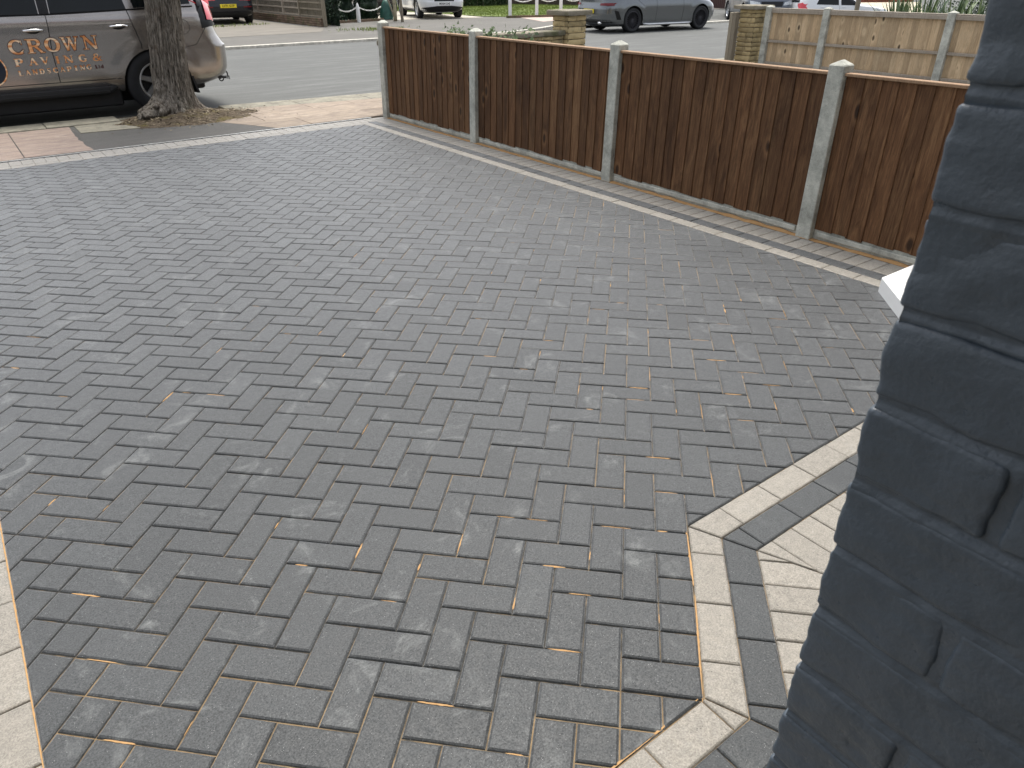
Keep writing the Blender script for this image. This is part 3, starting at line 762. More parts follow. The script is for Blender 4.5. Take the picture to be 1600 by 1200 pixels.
def gw_(p): return (p[0] - 6.72, p[1] - 7.78, p[2])
mb = MB(); stone_courses(mb, 6.56, 6.90, 7.62, 7.96, 0, 1.02, rr); mb.build('pillar', [M_stone, M_mortar], gw, fn=gw_)
mb = MB(); rough_slab(mb, 6.50, 6.96, 7.56, 8.02, 1.022, 1.085, 1); mb.build('pillar_cap', [M_coping], gw, fn=gw_)
mb = MB(); stone_courses(mb, 3.75, 6.54, 7.68, 7.90, 0, 0.775, rr, lens=(0.2, 0.42)); mb.build('wall', [M_stone, M_mortar], gw, fn=gw_)
mb = MB(); x = 3.75; i = 0
while x < 6.5: 
    x2 = min(x + 0.6, 6.545); rough_slab(mb, x, x2, 7.655, 7.925, 0.777, 0.835, i * 1.3); x = x2 + .004; i += 1
mb.build('coping', [M_coping], gw, fn=gw_)
gp = empty('gate_pillar', (10.98, 7.95, 0), 0, 'yellow pitched stone gate pillar at the end of the pale fence', 'pillar')
def gp_(p): return (p[0] - 10.98, p[1] - 7.95, p[2])
mb = MB(); stone_courses(mb, 10.86, 11.20, 7.72, 8.06, 0, 0.975, rr, ch=0.078); mb.build('pillar', [M_stone, M_mortar], gp, fn=gp_)
mb = MB(); rough_slab(mb, 10.78, 11.28, 7.66, 8.14, 0.977, 1.035, 3); mb.build('pillar_cap', [M_coping], gp, fn=gp_)
mb = MB(); mb.box(-0.05, 0.05, -0.07, 0.0, 0, 0.93, 0.4, bev=0.006); mb.box(-0.05, 0.05, 0.003, 0.07, 0, 0.925, 0.8, bev=0.006)
o = mb.build('gate_post', M_post2); o.location = (10.72, 8.05, 0); tag(o, 'grey weathered timber gate post beside the stone gate pillar', 'post')

# ------------------------------------------------------------------ painted brick wall close to the camera
def brickwall():
    cx, fy = -0.623, -0.175          # corner; face towards -X side of the drive lies at x = -.175
    root = empty('porch_wall', (-0.175, -0.623, 0), 0, 'slate blue painted brick wall corner close on the right', 'wall')
    def loc(p): return (p[0] + 0.175, p[1] + 0.623, p[2])
    mb = MB(); rr = random.Random(2); P_ = 0.0747; z0 = 1.461 - P_ * 19
    nx_face = -0.175; cy_ = -0.623
    k = 0; z = z0
    for k in range(24):
        zb = z0 + P_ * k + 0.0048; zt = zb + P_ - 0.0096
        hdr = (k % 2 == 1)            # header shown on the left-hand face at the corner
        # bricks on face A (plane x=-.175, running towards -Y) ; face B (plane y=-.623, running towards +X)
        runs = []
        y = cy_; first = True
        while y > -3.0:
            L = 0.1025 if (first and hdr) else 0.215
            runs.append(('A', y, y - L, first)); y -= L + 0.010; first = False
        x = nx_face; first = True; fr = 0.215 if hdr else 0.1025
        xx = nx_face + fr + 0.010
        while xx < 1.6: runs.append(('B', xx, xx + 0.215, False)); xx += 0.225
        for (kind, a, b, corner) in runs:
            dep = 0.09
            j = [rr.uniform(-0.0015, 0.0015) for _ in range(6)]
            if kind == 'A':
                x0, x1, y0, y1 = nx_face + j[0], nx_face + (fr if corner else dep), b + j[1], a + (0 if corner else j[2])
            else:
                x0, x1, y0, y1 = a + j[0], b + j[1], cy_ - dep, cy_ + j[2]
            near = (kind == 'A' and a > -1.15)
            seg = 22 if near else 4
            # rounded, lumpy brick: subdivided box pushed by noise
            bm = bmesh.new(); bmesh.ops.create_cube(bm, size=1)
            sx, sy, sz = x1 - x0, y1 - y0, zt - zb + j[3]
            bmesh.ops.scale(bm, vec=(sx, sy, sz), verts=bm.verts)
            if near:
                bmesh.ops.bevel(bm, geom=list(bm.edges), offset=0.0050, segments=3, profile=0.55, affect='EDGES')
                bmesh.ops.subdivide_edges(bm, edges=[e for e in bm.edges if e.calc_length() > 0.02], cuts=11, use_grid_fill=True)
            ctr = Vector(((x0 + x1) / 2, (y0 + y1) / 2, (zb + zt) / 2)); sd = Vector((k * 3.1, (0 if kind == 'A' else 50) + a * 7, 0))
            for v in bm.verts:
                p = v.co + ctr
                n_ = noise.noise(p * 26 + sd) * 0.0042 + noise.noise(p * 85 + sd) * 0.0017 + noise.noise(p * 9 + sd) * 0.0028
                d = Vector((v.co.x / sx, v.co.y / sy, v.co.z / sz)); d = d.normalized()
                v.co = p + d * n_ * (1 if near else 0.5)
            ids = {}
            vs = []
            for i_, v in enumerate(bm.verts): ids[v] = i_; vs.append(loc(v.co))
            fs = [tuple(ids[v] for v in f.verts) for f in bm.faces]; mb.add(vs, fs, rr.random()); bm.free()
    mb.build('brickwork', M_wall, root, smooth=True)
    # mortar: recessed, sloppy, painted over
    mb = MB(); n = 70
    def mo(p): return noise.noise(Vector(p) * 48) * 0.0026 + noise.noise(Vector(p) * 14) * 0.0022 + noise.noise(Vector(p) * 120) * 0.0010
    ztop = z0 + P_ * 24; zbot = z0
    zs_ = []
    for k in range(24):
        for t in (-.0048, -.0030, -.0010, .0012, .0034, .0050, .0120, .0350, .0580): zs_.append(z0 + P_ * k + t)
    def dep_(z, y):
        u = ((z - z0 + .0048) % P_) / .0096
        d = .0012 + .0052 * min(1, max(0, u)) if u < 1.0 else .0045
        return d * (0.75 + 0.6 * noise.noise(Vector((y * 9, z * 6, 2))))
    ny, nz = 110, len(zs_) - 1
    vs = []
    for iz in range(nz + 1):
        for iy in range(ny + 1):
            y = (cy_ - 0.0035) - 0.45 * iy / ny; z = zs_[iz]
            vs.append(loc((nx_face + dep_(z, y) + mo((0, y, z)) * .6, y, z)))
    fs = [(iz * (ny + 1) + iy, iz * (ny + 1) + iy + 1, (iz + 1) * (ny + 1) + iy + 1, (iz + 1) * (ny + 1) + iy) for iz in range(nz) for iy in range(ny)]
    mb.add(vs, fs)
    y2 = cy_ - 0.4535
    mb.face([loc((nx_face + .005, y2, zbot)), loc((nx_face + .005, -3, zbot)), loc((nx_face + .005, -3, ztop)), loc((nx_face + .005, y2, ztop))])
    nx = 60; vs = []
    for iz in range(nz + 1):
        z = zs_[iz]
        for ix in range(nx + 1):
            x = nx_face + 0.0036 + 1.7 * (ix / nx) ** 1.5
            if ix == 0: x = nx_face + dep_(z, cy_) + mo((0, cy_, z)) * .6
            vs.append(loc((x, cy_ - 0.0035 + mo((x, 3, z)) * (.6 if ix else 0), z)))
    fs = [(iz * (nx + 1) + ix, (iz + 1) * (nx + 1) + ix, (iz + 1) * (nx + 1) + ix + 1, iz * (nx + 1) + ix + 1) for iz in range(nz) for ix in range(nx)]
    mb.add(vs, fs)
    mb.build('mortar', M_wall, root, smooth=True)
brickwall()
# white step behind the wall
mb = MB(); add_block(mb, [(0, 0), (-1.3, -1.3), (0.5, -1.3), (0.5, 0)], 0.5, 0, 0.0, 0.006, dz=0, z=0.085, dep=0.085)
o = mb.build('doorstep', M_white); o.location = (3.105, 0.905, 0.0); tag(o, 'smooth white step block at the end of the cream border beside the brick wall', 'step')
# house behind the camera (reflected in the cars, shades the near ground)
hs = empty('house', (0, -1.7, 0), 0, 'rendered house front behind the near end of the drive', 'house')
mb = MB(); mb.box(-7, 6, -6, 0, 0, 5.4); mb.build('wall', M_housew, hs)
mb = MB(); mb.add([(-7.3, 0.35, 5.402), (6.3, 0.35, 5.402), (6.3, -3, 7.6), (-7.3, -3, 7.6), (-7.3, 0.35, 5.25), (6.3, 0.35, 5.25), (6.3, .002, 5.25), (-7.3, .002, 5.25)], [(0, 1, 2, 3), (4, 5, 1, 0), (7, 6, 5, 4)]); mb.build('roof', plain('roof_tile', (0.12, 0.06, 0.045), 0.8), hs)
mb = MB(); mb.box(-3.4, 5.0, 0.003, 1.35, 2.25, 2.42, bev=.01); mb.build('shade_canopy', M_white, hs)  # unseen canopy, added to cut the sky light over the near paving
for wx, wz in ((-4, 1), (-4, 3.4), (-1.2, 3.4), (2.6, 1), (2.6, 3.4)):
    mb = MB(); mb.box(wx, wx + 1.8, 0.003, 0.05, wz, wz + 1.3); wn = mb.build('window', M_white, hs)
    mb = MB(); mb.box(wx + .08, wx + 1.72, 0.053, 0.058, wz + .08, wz + 1.22); mb.build('pane', M_glass, wn)
M_reddark = plain('dark_red_reflector', (0.16, 0.006, 0.01), 0.3)
# ------------------------------------------------------------------ vehicles
def lerp(a, b, t): return a + (b - a) * t
class Car:
    def __init__(s, levels, rx=0.32, ry=0.26, fx=0.45, fy=0.38, bow=0.05, axles=(0, 2.7), arch=0.4, flare=0.02):
        s.L = levels; s.rx, s.ry, s.fx, s.fy, s.bow, s.ax, s.arch, s.flare = rx, ry, fx, fy, bow, axles, arch, flare
    def lv(s, z):
        L = s.L
        if z <= L[0][0]: return L[0][1:4]
        for a, b in zip(L, L[1:]):
            if z <= b[0]:
                t = (z - a[0]) / (b[0] - a[0]); return tuple(lerp(a[i], b[i], t) for i in (1, 2, 3))
        return L[-1][1:4]
    def side_y(s, x, z):
        xr, xf, w = s.lv(z); e = 1.0
        if x < xr + s.rx: d = min(1, (xr + s.rx - x) / s.rx); y = w - s.ry * (1 - (max(0, 1 - d ** 2.2)) ** (1 / 2.2))
        elif x > xf - s.fx: d = min(1, (x - xf + s.fx) / s.fx); y = w - s.fy * (1 - (max(0, 1 - d ** 2.2)) ** (1 / 2.2))
        else: y = w
        fl = 0
        for a in s.ax:
            r = math.hypot(x - a, z - 0.36)
            if r < s.arch + 0.16: fl = max(fl, s.flare * min(1, (s.arch + 0.16 - r) / 0.07))
        return y + fl * min(1, max(0, (1.0 - z) / 0.1))
    def end_x(s, y, z, end):
        xr, xf, w = s.lv(z); y = abs(y); rx, ry = (s.rx, s.ry) if end < 0 else (s.fx, s.fy)
        b = s.bow * (y / w) ** 2
        c = 0.0
        if y > w - ry: d = min(1, (y - w + ry) / ry); c = rx * (1 - (max(0, 1 - d ** 2.2)) ** (1 / 2.2))
        return (xr + b + c) if end < 0 else (xf - b - c)
    def body(s, root, paint, dark, nz=46, ns=70):
        zs = []
        L = s.L
        for a, b in zip(L, L[1:]):
            n = max(1, int(round((b[0] - a[0]) / 0.035)))
            zs += [lerp(a[0], b[0], i / n) for i in range(n)]
        zs.append(L[-1][0]); mb = MB(); vs = []; m = 0
        for z in zs:
            xr, xf, w = s.lv(z); ry, fy = min(s.ry, w * .9), min(s.fy, w * .9); half = []
            for i in range(5): y = (w - ry) * i / 5; half.append((s.end_x(y, z, -1), y))
            for i in range(10):
                t = PI / 2 * i / 10; y = w - ry + ry * math.sin(t); half.append((s.end_x(y, z, -1), y))
            xa, xb = xr + s.rx, xf - s.fx
            xs0 = s.end_x(w, z, -1)
            for i in range(ns + 1): x = lerp(max(xs0, xr + s.rx + s.bow), min(xb - s.bow, xf), i / ns); half.append((x, s.side_y(x, z)))
            for i in range(9, -1, -1):
                t = PI / 2 * i / 10; y = w - fy + fy * math.sin(t); half.append((s.end_x(y, z, 1), y))
            for i in range(4, -1, -1): y = (w - fy) * i / 5; half.append((s.end_x(y, z, 1), y))
            ring = [(x, y) for x, y in half] + [(x, -y) for x, y in half[::-1][1:-1]]
            m = len(ring); vs += [(x, y, z) for x, y in ring]
        fs = []
        for k in range(len(zs) - 1):
            for i in range(m): fs.append((k * m + i, (k + 1) * m + i, (k + 1) * m + (i + 1) % m, k * m + (i + 1) % m))
        fs.append(tuple(range(m))); fs.append(tuple(reversed(range((len(zs) - 1) * m, len(zs) * m))))
        mb.add(vs, fs); o = mb.build('body', [paint, dark], root, merge=True)
        for a in s.ax:
            for sg in (1, -1):
                cb = MB(); cb.lathe([(s.arch, -0.36), (s.arch, 0.36)], 48, 'y', (a, sg * (max(l[3] for l in s.L) + 0.05), 0.36), mi=1)
                n = 48; cb.f.append(list(range(n))); cb.r.append(.5); cb.mi.append(1); cb.f.append(list(range(2 * n - 1, n - 1, -1))); cb.r.append(.5); cb.mi.append(1)
                c = cb.build('cutter', [paint, dark], root, merge=True)
                md = o.modifiers.new('b', 'BOOLEAN'); md.operation = 'DIFFERENCE'; md.object = c; md.solver = 'EXACT'
                bpy.context.view_layer.update(); dg = bpy.context.evaluated_depsgraph_get()
                me = bpy.data.meshes.new_from_object(o.evaluated_get(dg)); o.modifiers.clear(); o.data = me
                bpy.data.objects.remove(c)
        autosmooth(o, 32); return o
    def patch(s, name, poly, mat, root, where='side', sg=1, off=0.004, grid=0.06, skirt=0.02, label=None, smooth=True):
        """poly in (x,z) on the side or (y,z) on an end; follows the body"""
        if area(poly) < 0: poly = poly[::-1]
        def P3(a, b, o):
            if where == 'side': return (a, sg * (s.side_y(a, b) + o), b)
            e = -1 if where == 'rear' else 1; return (s.end_x(a, b, e) + e * o, a, b)
        mb = MB(); x0 = min(p[0] for p in poly); x1 = max(p[0] for p in poly); z0 = min(p[1] for p in poly); z1 = max(p[1] for p in poly)
        # triangulate-free: clip each triangle fan for non convex shapes is avoided; polygons passed are convex
        nx = max(1, int((x1 - x0) / grid)); nz = max(1, int((z1 - z0) / grid))
        for i in range(nx):
            for j in range(nz):
                c = rect(lerp(x0, x1, i / nx), lerp(x0, x1, (i + 1) / nx), lerp(z0, z1, j / nz), lerp(z0, z1, (j + 1) / nz))
                for k in range(len(poly)):
                    a, b = poly[k], poly[(k + 1) % len(poly)]; l = math.hypot(b[0] - a[0], b[1] - a[1])
                    nx_, ny_ = -(b[1] - a[1]) / l, (b[0] - a[0]) / l; c = clip(c, nx_, ny_, nx_ * a[0] + ny_ * a[1])
                    if len(c) < 3: break
                c = clean(c)
                if len(c) > 2: mb.face([P3(a, b, off) for a, b in c])
        for k in range(len(poly)):
            a, b = poly[k], poly[(k + 1) % len(poly)]; n = max(1, int(math.hypot(b[0] - a[0], b[1] - a[1]) / grid))
            for i in range(n):
                p = (lerp(a[0], b[0], i / n), lerp(a[1], b[1], i / n)); q = (lerp(a[0], b[0], (i + 1) / n), lerp(a[1], b[1], (i + 1) / n))
                mb.face([P3(*p, off), P3(*p, off - skirt), P3(*q, off - skirt), P3(*q, off)])
        o = mb.build(name, mat, root, merge=True, label=label); 
        return autosmooth(o, 40)
    def line(s, mb, pts, where='side', sg=1, wd=0.006, off=0.002):
        P = []
        for a, b in pts:
            if where == 'side': P.append((a, sg * (s.side_y(a, b) + off - wd * .5), b))
            else: e = -1 if where == 'rear' else 1; P.append((s.end_x(a, b, e) + e * (off - wd * .5), a, b))
        mb.tube(P, wd, 5)
def fine(pts, n=8):
    out = []
    for a, b in zip(pts, pts[1:]): out += [(lerp(a[0], b[0], i / n), lerp(a[1], b[1], i / n)) for i in range(n)]
    return out + [pts[-1]]
def wheel(root, x, y, sg, R, W, rr_, style, rimmat, z=None):
    e = empty('wheel', (x, y, R if z is None else z)); e.parent = root
    mb = MB(); h = W / 2; prof = []
    for (a, b) in ((rr_, -h * .80), (rr_ + .02, -h * .97), ((R + rr_) / 2, -h * 1.03), (R - .02, -h * .93), (R - .004, -h * .78), (R, -h * .5), (R, -0.008), (R - .007, 0), (R, .008), (R, h * .5), (R - .004, h * .78), (R - .02, h * .93), ((R + rr_) / 2, h * 1.03), (rr_ + .02, h * .97), (rr_, h * .80)): prof.append((a, b))
    mb.lathe(prof, 48, 'y', closed=False); t = mb.build('tyre', M_tyre, e); autosmooth(t, 40)
    mb = MB(); o = sg * h
    mb.lathe([(rr_ + .002, -o * .8), (rr_ + .002, o * .80), (rr_ + .006, o * .84), (rr_ - .012, o * .86), (rr_ - .022, o * .70), (rr_ - .03, o * .1)], 48, 'y')
    mb.lathe([(rr_ - .03, o * .12), (0.001, o * .12)], 32, 'y', mi=1)
    mb.lathe([(0.001, o * .72), (0.035, o * .72), (0.045, o * .60), (0.05, o * .3)], 24, 'y')
    def spoke(a, w0, w1, yo=.64, yi=.62):
        c, sn = math.cos(a), math.sin(a); vs = []
        for (r, w_, yy) in ((0.03, w0, yi), (rr_ - .015, w1, yo)):
            for (t_, dy) in ((-w_, -.05), (w_, -.05), (w_ * .75, 0), (-w_ * .75, 0)):
                vs.append((r * c - t_ * sn, o * yy + sg * dy * .6, r * sn + t_ * c))
        mb.add(vs, [(0, 1, 5, 4), (1, 2, 6, 5), (2, 3, 7, 6), (3, 0, 4, 7), (0, 3, 2, 1), (4, 5, 6, 7)])
    if style == 'six':
        for k in range(6): spoke(PI / 3 * k + .3, .042, .030)
    elif style == 'multi':
        for k in range(20): spoke(PI / 10 * k, .006, .008, .80, .62)
        mb.lathe([(rr_ - .004, o * .88), (rr_ - .018, o * .885), (rr_ - .018, o * .84)], 48, 'y')
    else:
        for k in range(5):
            for d in (-.13, .13): spoke(2 * PI / 5 * k + d + .3, .014, .018)
    autosmooth(mb.build('rim', [rimmat, M_dark], e), 30)
    return e
def text_mesh(name, txt, size, mat, root, loc, rot, spacing=1.0, bold=0.0):
    cu = bpy.data.curves.new(name, 'FONT'); cu.body = txt; cu.size = size; cu.align_x = 'CENTER'; cu.align_y = 'CENTER'; cu.extrude = 0.001; cu.offset = bold; cu.space_character = spacing
    o = bpy.data.objects.new(name, cu); COL.objects.link(o); bpy.context.view_layer.update()
    me = bpy.data.meshes.new_from_object(o.evaluated_get(bpy.context.evaluated_depsgraph_get())); bpy.data.objects.remove(o)
    me.materials.clear(); me.materials.append(mat)
    o = bpy.data.objects.new(name, me); COL.objects.link(o); o.parent = root; o.location = loc; o.rotation_euler = rot; return o
def plate(car, root, end, z, txt, mat, wd=0.52, ht=0.111, size=0.092, tilt=0):
    e = -1 if end == 'rear' else 1; x = car.end_x(0, z, e) + e * 0.012
    mb = MB(); mb.box(-0.006, 0.006, -wd / 2, wd / 2, -ht / 2, ht / 2, bev=0.002); o = mb.build('number_plate', mat, root); o.location = (x, 0, z)
    if txt: 
        t = text_mesh('lettering', txt, size, M_seam, o, (e * 0.0075, 0, 0), (PI / 2, 0, -PI / 2 if e < 0 else PI / 2), 1.0, 0.002)
    return o
# --- sign-written 4x4
LC = Car([(0.30, -0.70, 3.40, 0.80), (0.36, -0.86, 3.52, 0.88), (0.42, -0.95, 3.60, 0.910), (0.50, -0.985, 3.66, 0.925), (0.60, -0.995, 3.68, 0.932), (0.775, -1.0, 3.69, 0.936), (0.80, -0.975, 3.68, 0.936), (0.90, -0.92, 3.66, 0.940),
          (1.0, -0.885, 3.63, 0.946), (1.09, -0.87, 3.57, 0.944), (1.14, -0.86, 3.40, 0.934), (1.165, -0.855, 2.75, 0.922), (1.19, -0.85, 2.30, 0.902), (1.25, -0.835, 2.22, 0.888), (1.40, -0.73, 1.92, 0.845), (1.60, -0.69, 1.52, 0.775), (1.74, -0.62, 1.25, 0.70), (1.80, -0.52, 1.10, 0.64), (1.835, -0.30, 0.85, 0.50)],
         rx=0.20, ry=0.24, fx=0.6, fy=0.42, bow=0.05, axles=(0, 2.79), arch=0.415, flare=0.014)
lc = empty('parked_car', (1.60, 10.845, -0.045), PI, 'bronze grey four by four with copper lettering on its doors behind the street tree', 'car')
LC.body(lc, M_bronze, M_dark)
MX = lambda v: 1.60 - v          # local x from world X
for a in (0, 2.79):
    for sg in (1, -1): wheel(lc, a, sg * 0.80, sg, 0.385, 0.255, 0.232, 'six', M_alloy, 0.385)
# windows
def beltz(x): return 1.232 - 0.030 * max(0, x) - 0.0
for sg in (1, -1):
    LC.patch('window', [(-0.10, 1.245), (0.10, 1.235), (0.16, 1.62), (-0.42, 1.62), (-0.55, 1.56), (-0.58, 1.26)], M_glass, lc, sg=sg, label=None)
    LC.patch('window', [(0.19, 1.228), (1.02, 1.205), (0.98, 1.62), (0.25, 1.63)], M_glass, lc, sg=sg)
    LC.patch('window', [(1.14, 1.200), (2.02, 1.205), (1.60, 1.56), (1.12, 1.61)], M_glass, lc, sg=sg)
    mb = MB(); LC.line(mb, fine([(-0.6, 1.238), (0.1, 1.222), (1.08, 1.194), (2.15, 1.185)], 10), sg=sg, wd=0.011, off=0.004); mb.build('window_trim', M_blackgloss, lc)
    LC.patch('window_pillar', [(1.03, 1.20), (1.13, 1.197), (1.11, 1.60), (0.99, 1.61)], M_blackgloss, lc, sg=sg, off=0.003)
# doors: gaps, handles
mb = MB()
for sg in (1, -1):
    LC.line(mb, fine([(1.075, 1.195), (1.085, 1.05), (1.115, 0.80), (1.12, 0.47)]), sg=sg, wd=0.0055, off=0.0012)
    LC.line(mb, fine([(0.19, 1.225), (0.175, 1.10), (0.14, 0.95), (0.12, 0.84), (0.125, 0.78)]), sg=sg, wd=0.0055, off=0.0012)
    LC.line(mb, fine([(2.16, 1.18), (2.22, 0.9), (2.16, 0.47)]), sg=sg, wd=0.0055, off=0.0012)
    LC.line(mb, fine([(0.44, 0.462), (2.16, 0.462)], 20), sg=sg, wd=0.0055, off=0.0012)
    LC.line(mb, fine([(-0.30, 0.70), (-0.42, 0.775), (-0.55, 0.80), (-0.70, 0.99)], 8), sg=sg, wd=0.003, off=0.0008)
# fuel flap
LC.line(mb, [(-0.42 + 0.085 * math.cos(t), 1.01 + 0.085 * math.sin(t)) for t in [2 * PI * k / 24 for k in range(25)]], sg=1, wd=0.003, off=0.0008)
mb.build('panel_gap', M_seam, lc)
for sg in (1, -1):
    for hx, hz in ((0.33, 1.045), (1.25, 1.035)):
        hb = MB(); n = 14; pts = []; rs = []
        for i in range(n + 1):
            t = i / n; x = hx - 0.105 + 0.21 * t; arc = math.sin(PI * t) ** 0.5
            pts.append((x, sg * (LC.side_y(x, hz) + 0.004 + 0.034 * arc), hz + 0.004 * math.sin(PI * t))); rs.append(0.0125 + 0.004 * math.sin(PI * t))
        hb.tube(pts, rs, 10); h = hb.build('door_handle', M_chrome, lc, smooth=True)
        cb = MB(); vs = [(hx, sg * (LC.side_y(hx, hz) - 0.002), hz)]; nn = 20
        for k in range(nn):
            a = 2 * PI * k / nn; x = hx + 0.075 * math.cos(a); z = hz - 0.002 + 0.034 * math.sin(a); vs.append((x, sg * (LC.side_y(x, z) + 0.0022), z))
        vs[0] = (vs[0][0], sg * (LC.side_y(hx, hz) + 0.0022), vs[0][2])
        cb.add(vs, [(0, 1 + k, 1 + (k + 1) % nn) for k in range(nn)]); cb.build('handle_recess', M_seam, h)
# wheel-arch lip, sills, side step, mud flap, bumper lower, tow eye and ball
for sg in (1, -1):
    sb = MB(); sb.tube([(0.50, sg * 0.86, 0.375), (0.62, sg * 0.93, 0.335), (2.1, sg * 0.93, 0.335), (2.22, sg * 0.86, 0.375)], [0.03, 0.045, 0.045, 0.03], 10); sb.box(0.6, 2.12, min(sg * .80, sg * .975), max(sg * .80, sg * .975), 0.340, 0.385, bev=0.008)
    sb.build('side_step', M_dark, lc)
    fb = MB(); y0, y1 = (0.66, 0.925) if sg > 0 else (-0.925, -0.66)
    fb.add([(-0.395, y0, 0.62), (-0.395, y1, 0.62), (-0.475, y1, 0.215), (-0.475, y0, 0.20), (-0.365, y0, 0.62), (-0.365, y1, 0.62), (-0.45, y1, 0.215), (-0.45, y0, 0.20)],
           [(0, 1, 2, 3), (7, 6, 5, 4), (0, 4, 5, 1), (1, 5, 6, 2), (2, 6, 7, 3), (3, 7, 4, 0)]); fb.build('mud_flap', M_dark, lc)
tb = MB(); tb.tube([(-0.6, 0, 0.40), (-1.02, 0, 0.37), (-1.07, 0, 0.42)], [0.022, 0.022, 0.018], 8); tb.lathe([(0.001, 0.03), (0.018, 0.024), (0.026, 0.008), (0.024, -0.01), (0.012, -0.026)], 14, 'z', (-0.965, 0, 0.465))
tb.box(-0.93, -0.89, 0.42, 0.66, 0.335, 0.36); tb.tube([(-0.90, 0.62, 0.35), (-0.965, 0.62, 0.33), (-0.965, 0.62, 0.40), (-0.94, 0.62, 0.44)], 0.010, 6)
tb.tube([(-0.80, 0.60, 0.36), (-0.99, 0.60, 0.355), (-0.99, 0.60, 0.315)], 0.008, 6)
tb.tube([(-0.82 + 0.028 * math.cos(t), 0.80, 0.352 + 0.028 * math.sin(t)) for t in [2 * PI * k / 12 for k in range(13)]], 0.008, 6)
tb.tube([(-0.80, -0.55, 0.36), (-0.80, 0.82, 0.375)], 0.026, 8); tb.build('tow_bar', M_dark, lc)
ub = MB(); ub.box(-0.62, -0.42, -0.70, 0.70, 0.24, 0.42, bev=0.02); ub.box(0.46, 2.30, -0.84, 0.84, 0.135, 0.42, bev=0.02); ub.box(-0.42, 0.46, -0.55, 0.55, 0.15, 0.42, bev=.02); ub.box(2.3, 3.4, -0.55, 0.55, 0.15, 0.42, bev=.02); ub.build('underbody_shade', M_dark, lc)  # underbody carried low in black to stand for the shade under the car
# rear lamps: dark cluster with red lens
for sg in (1, -1):
    rl = LC.patch('tail_lamp', [(-0.66, 0.985), (-0.88, 1.02), (-0.88, 1.40), (-0.68, 1.40), (-0.655, 1.2)], M_blackgloss, lc, sg=sg, off=0.010)
    a, b = (0.52, 0.86)
    pr = [(sg * a, 1.02), (sg * b, 1.00), (sg * 0.88, 1.25), (sg * 0.80, 1.42), (sg * a, 1.42)]
    LC.patch('lamp_housing', pr, M_blackgloss, rl, where='rear', off=0.008)
    LC.patch('red_lens', [(sg * 0.60, 1.075), (sg * 0.855, 1.06), (sg * 0.872, 1.10), (sg * 0.872, 1.38), (sg * 0.60, 1.38)], M_red, rl, where='rear', off=0.034, skirt=0.03)
    LC.patch('red_lens', [(-0.735, 1.085), (-0.88, 1.065), (-0.88, 1.38), (-0.75, 1.38)], M_red, rl, sg=sg, off=0.026, skirt=0.03)
LC.patch('rear_window', [(-0.6, 1.28), (0.6, 1.28), (0.54, 1.62), (-0.54, 1.62)], M_glass, lc, where='rear')
LC.patch('windscreen', [(-0.74, 1.26), (0.74, 1.26), (0.60, 1.66), (-0.60, 1.66)], M_glass, lc, where='front', off=0.006)
LC.patch('grille', [(-0.42, 0.62), (0.42, 0.62), (0.45, 1.02), (-0.45, 1.02)], M_blackgloss, lc, where='front')
for sg in (1, -1): LC.patch('headlight', [(sg * .5, .80), (sg * .86, .86), (sg * .86, 1.0), (sg * .5, 1.0)], M_lampw, lc, where='front', off=.008)
for sg in (1, -1):
    mbm = MB(); mbm.box(1.86, 1.98, min(sg * .93, sg * 1.13), max(sg * .93, sg * 1.13), 1.22, 1.40, bev=0.03); mbm.build('door_mirror', M_bronze, lc)
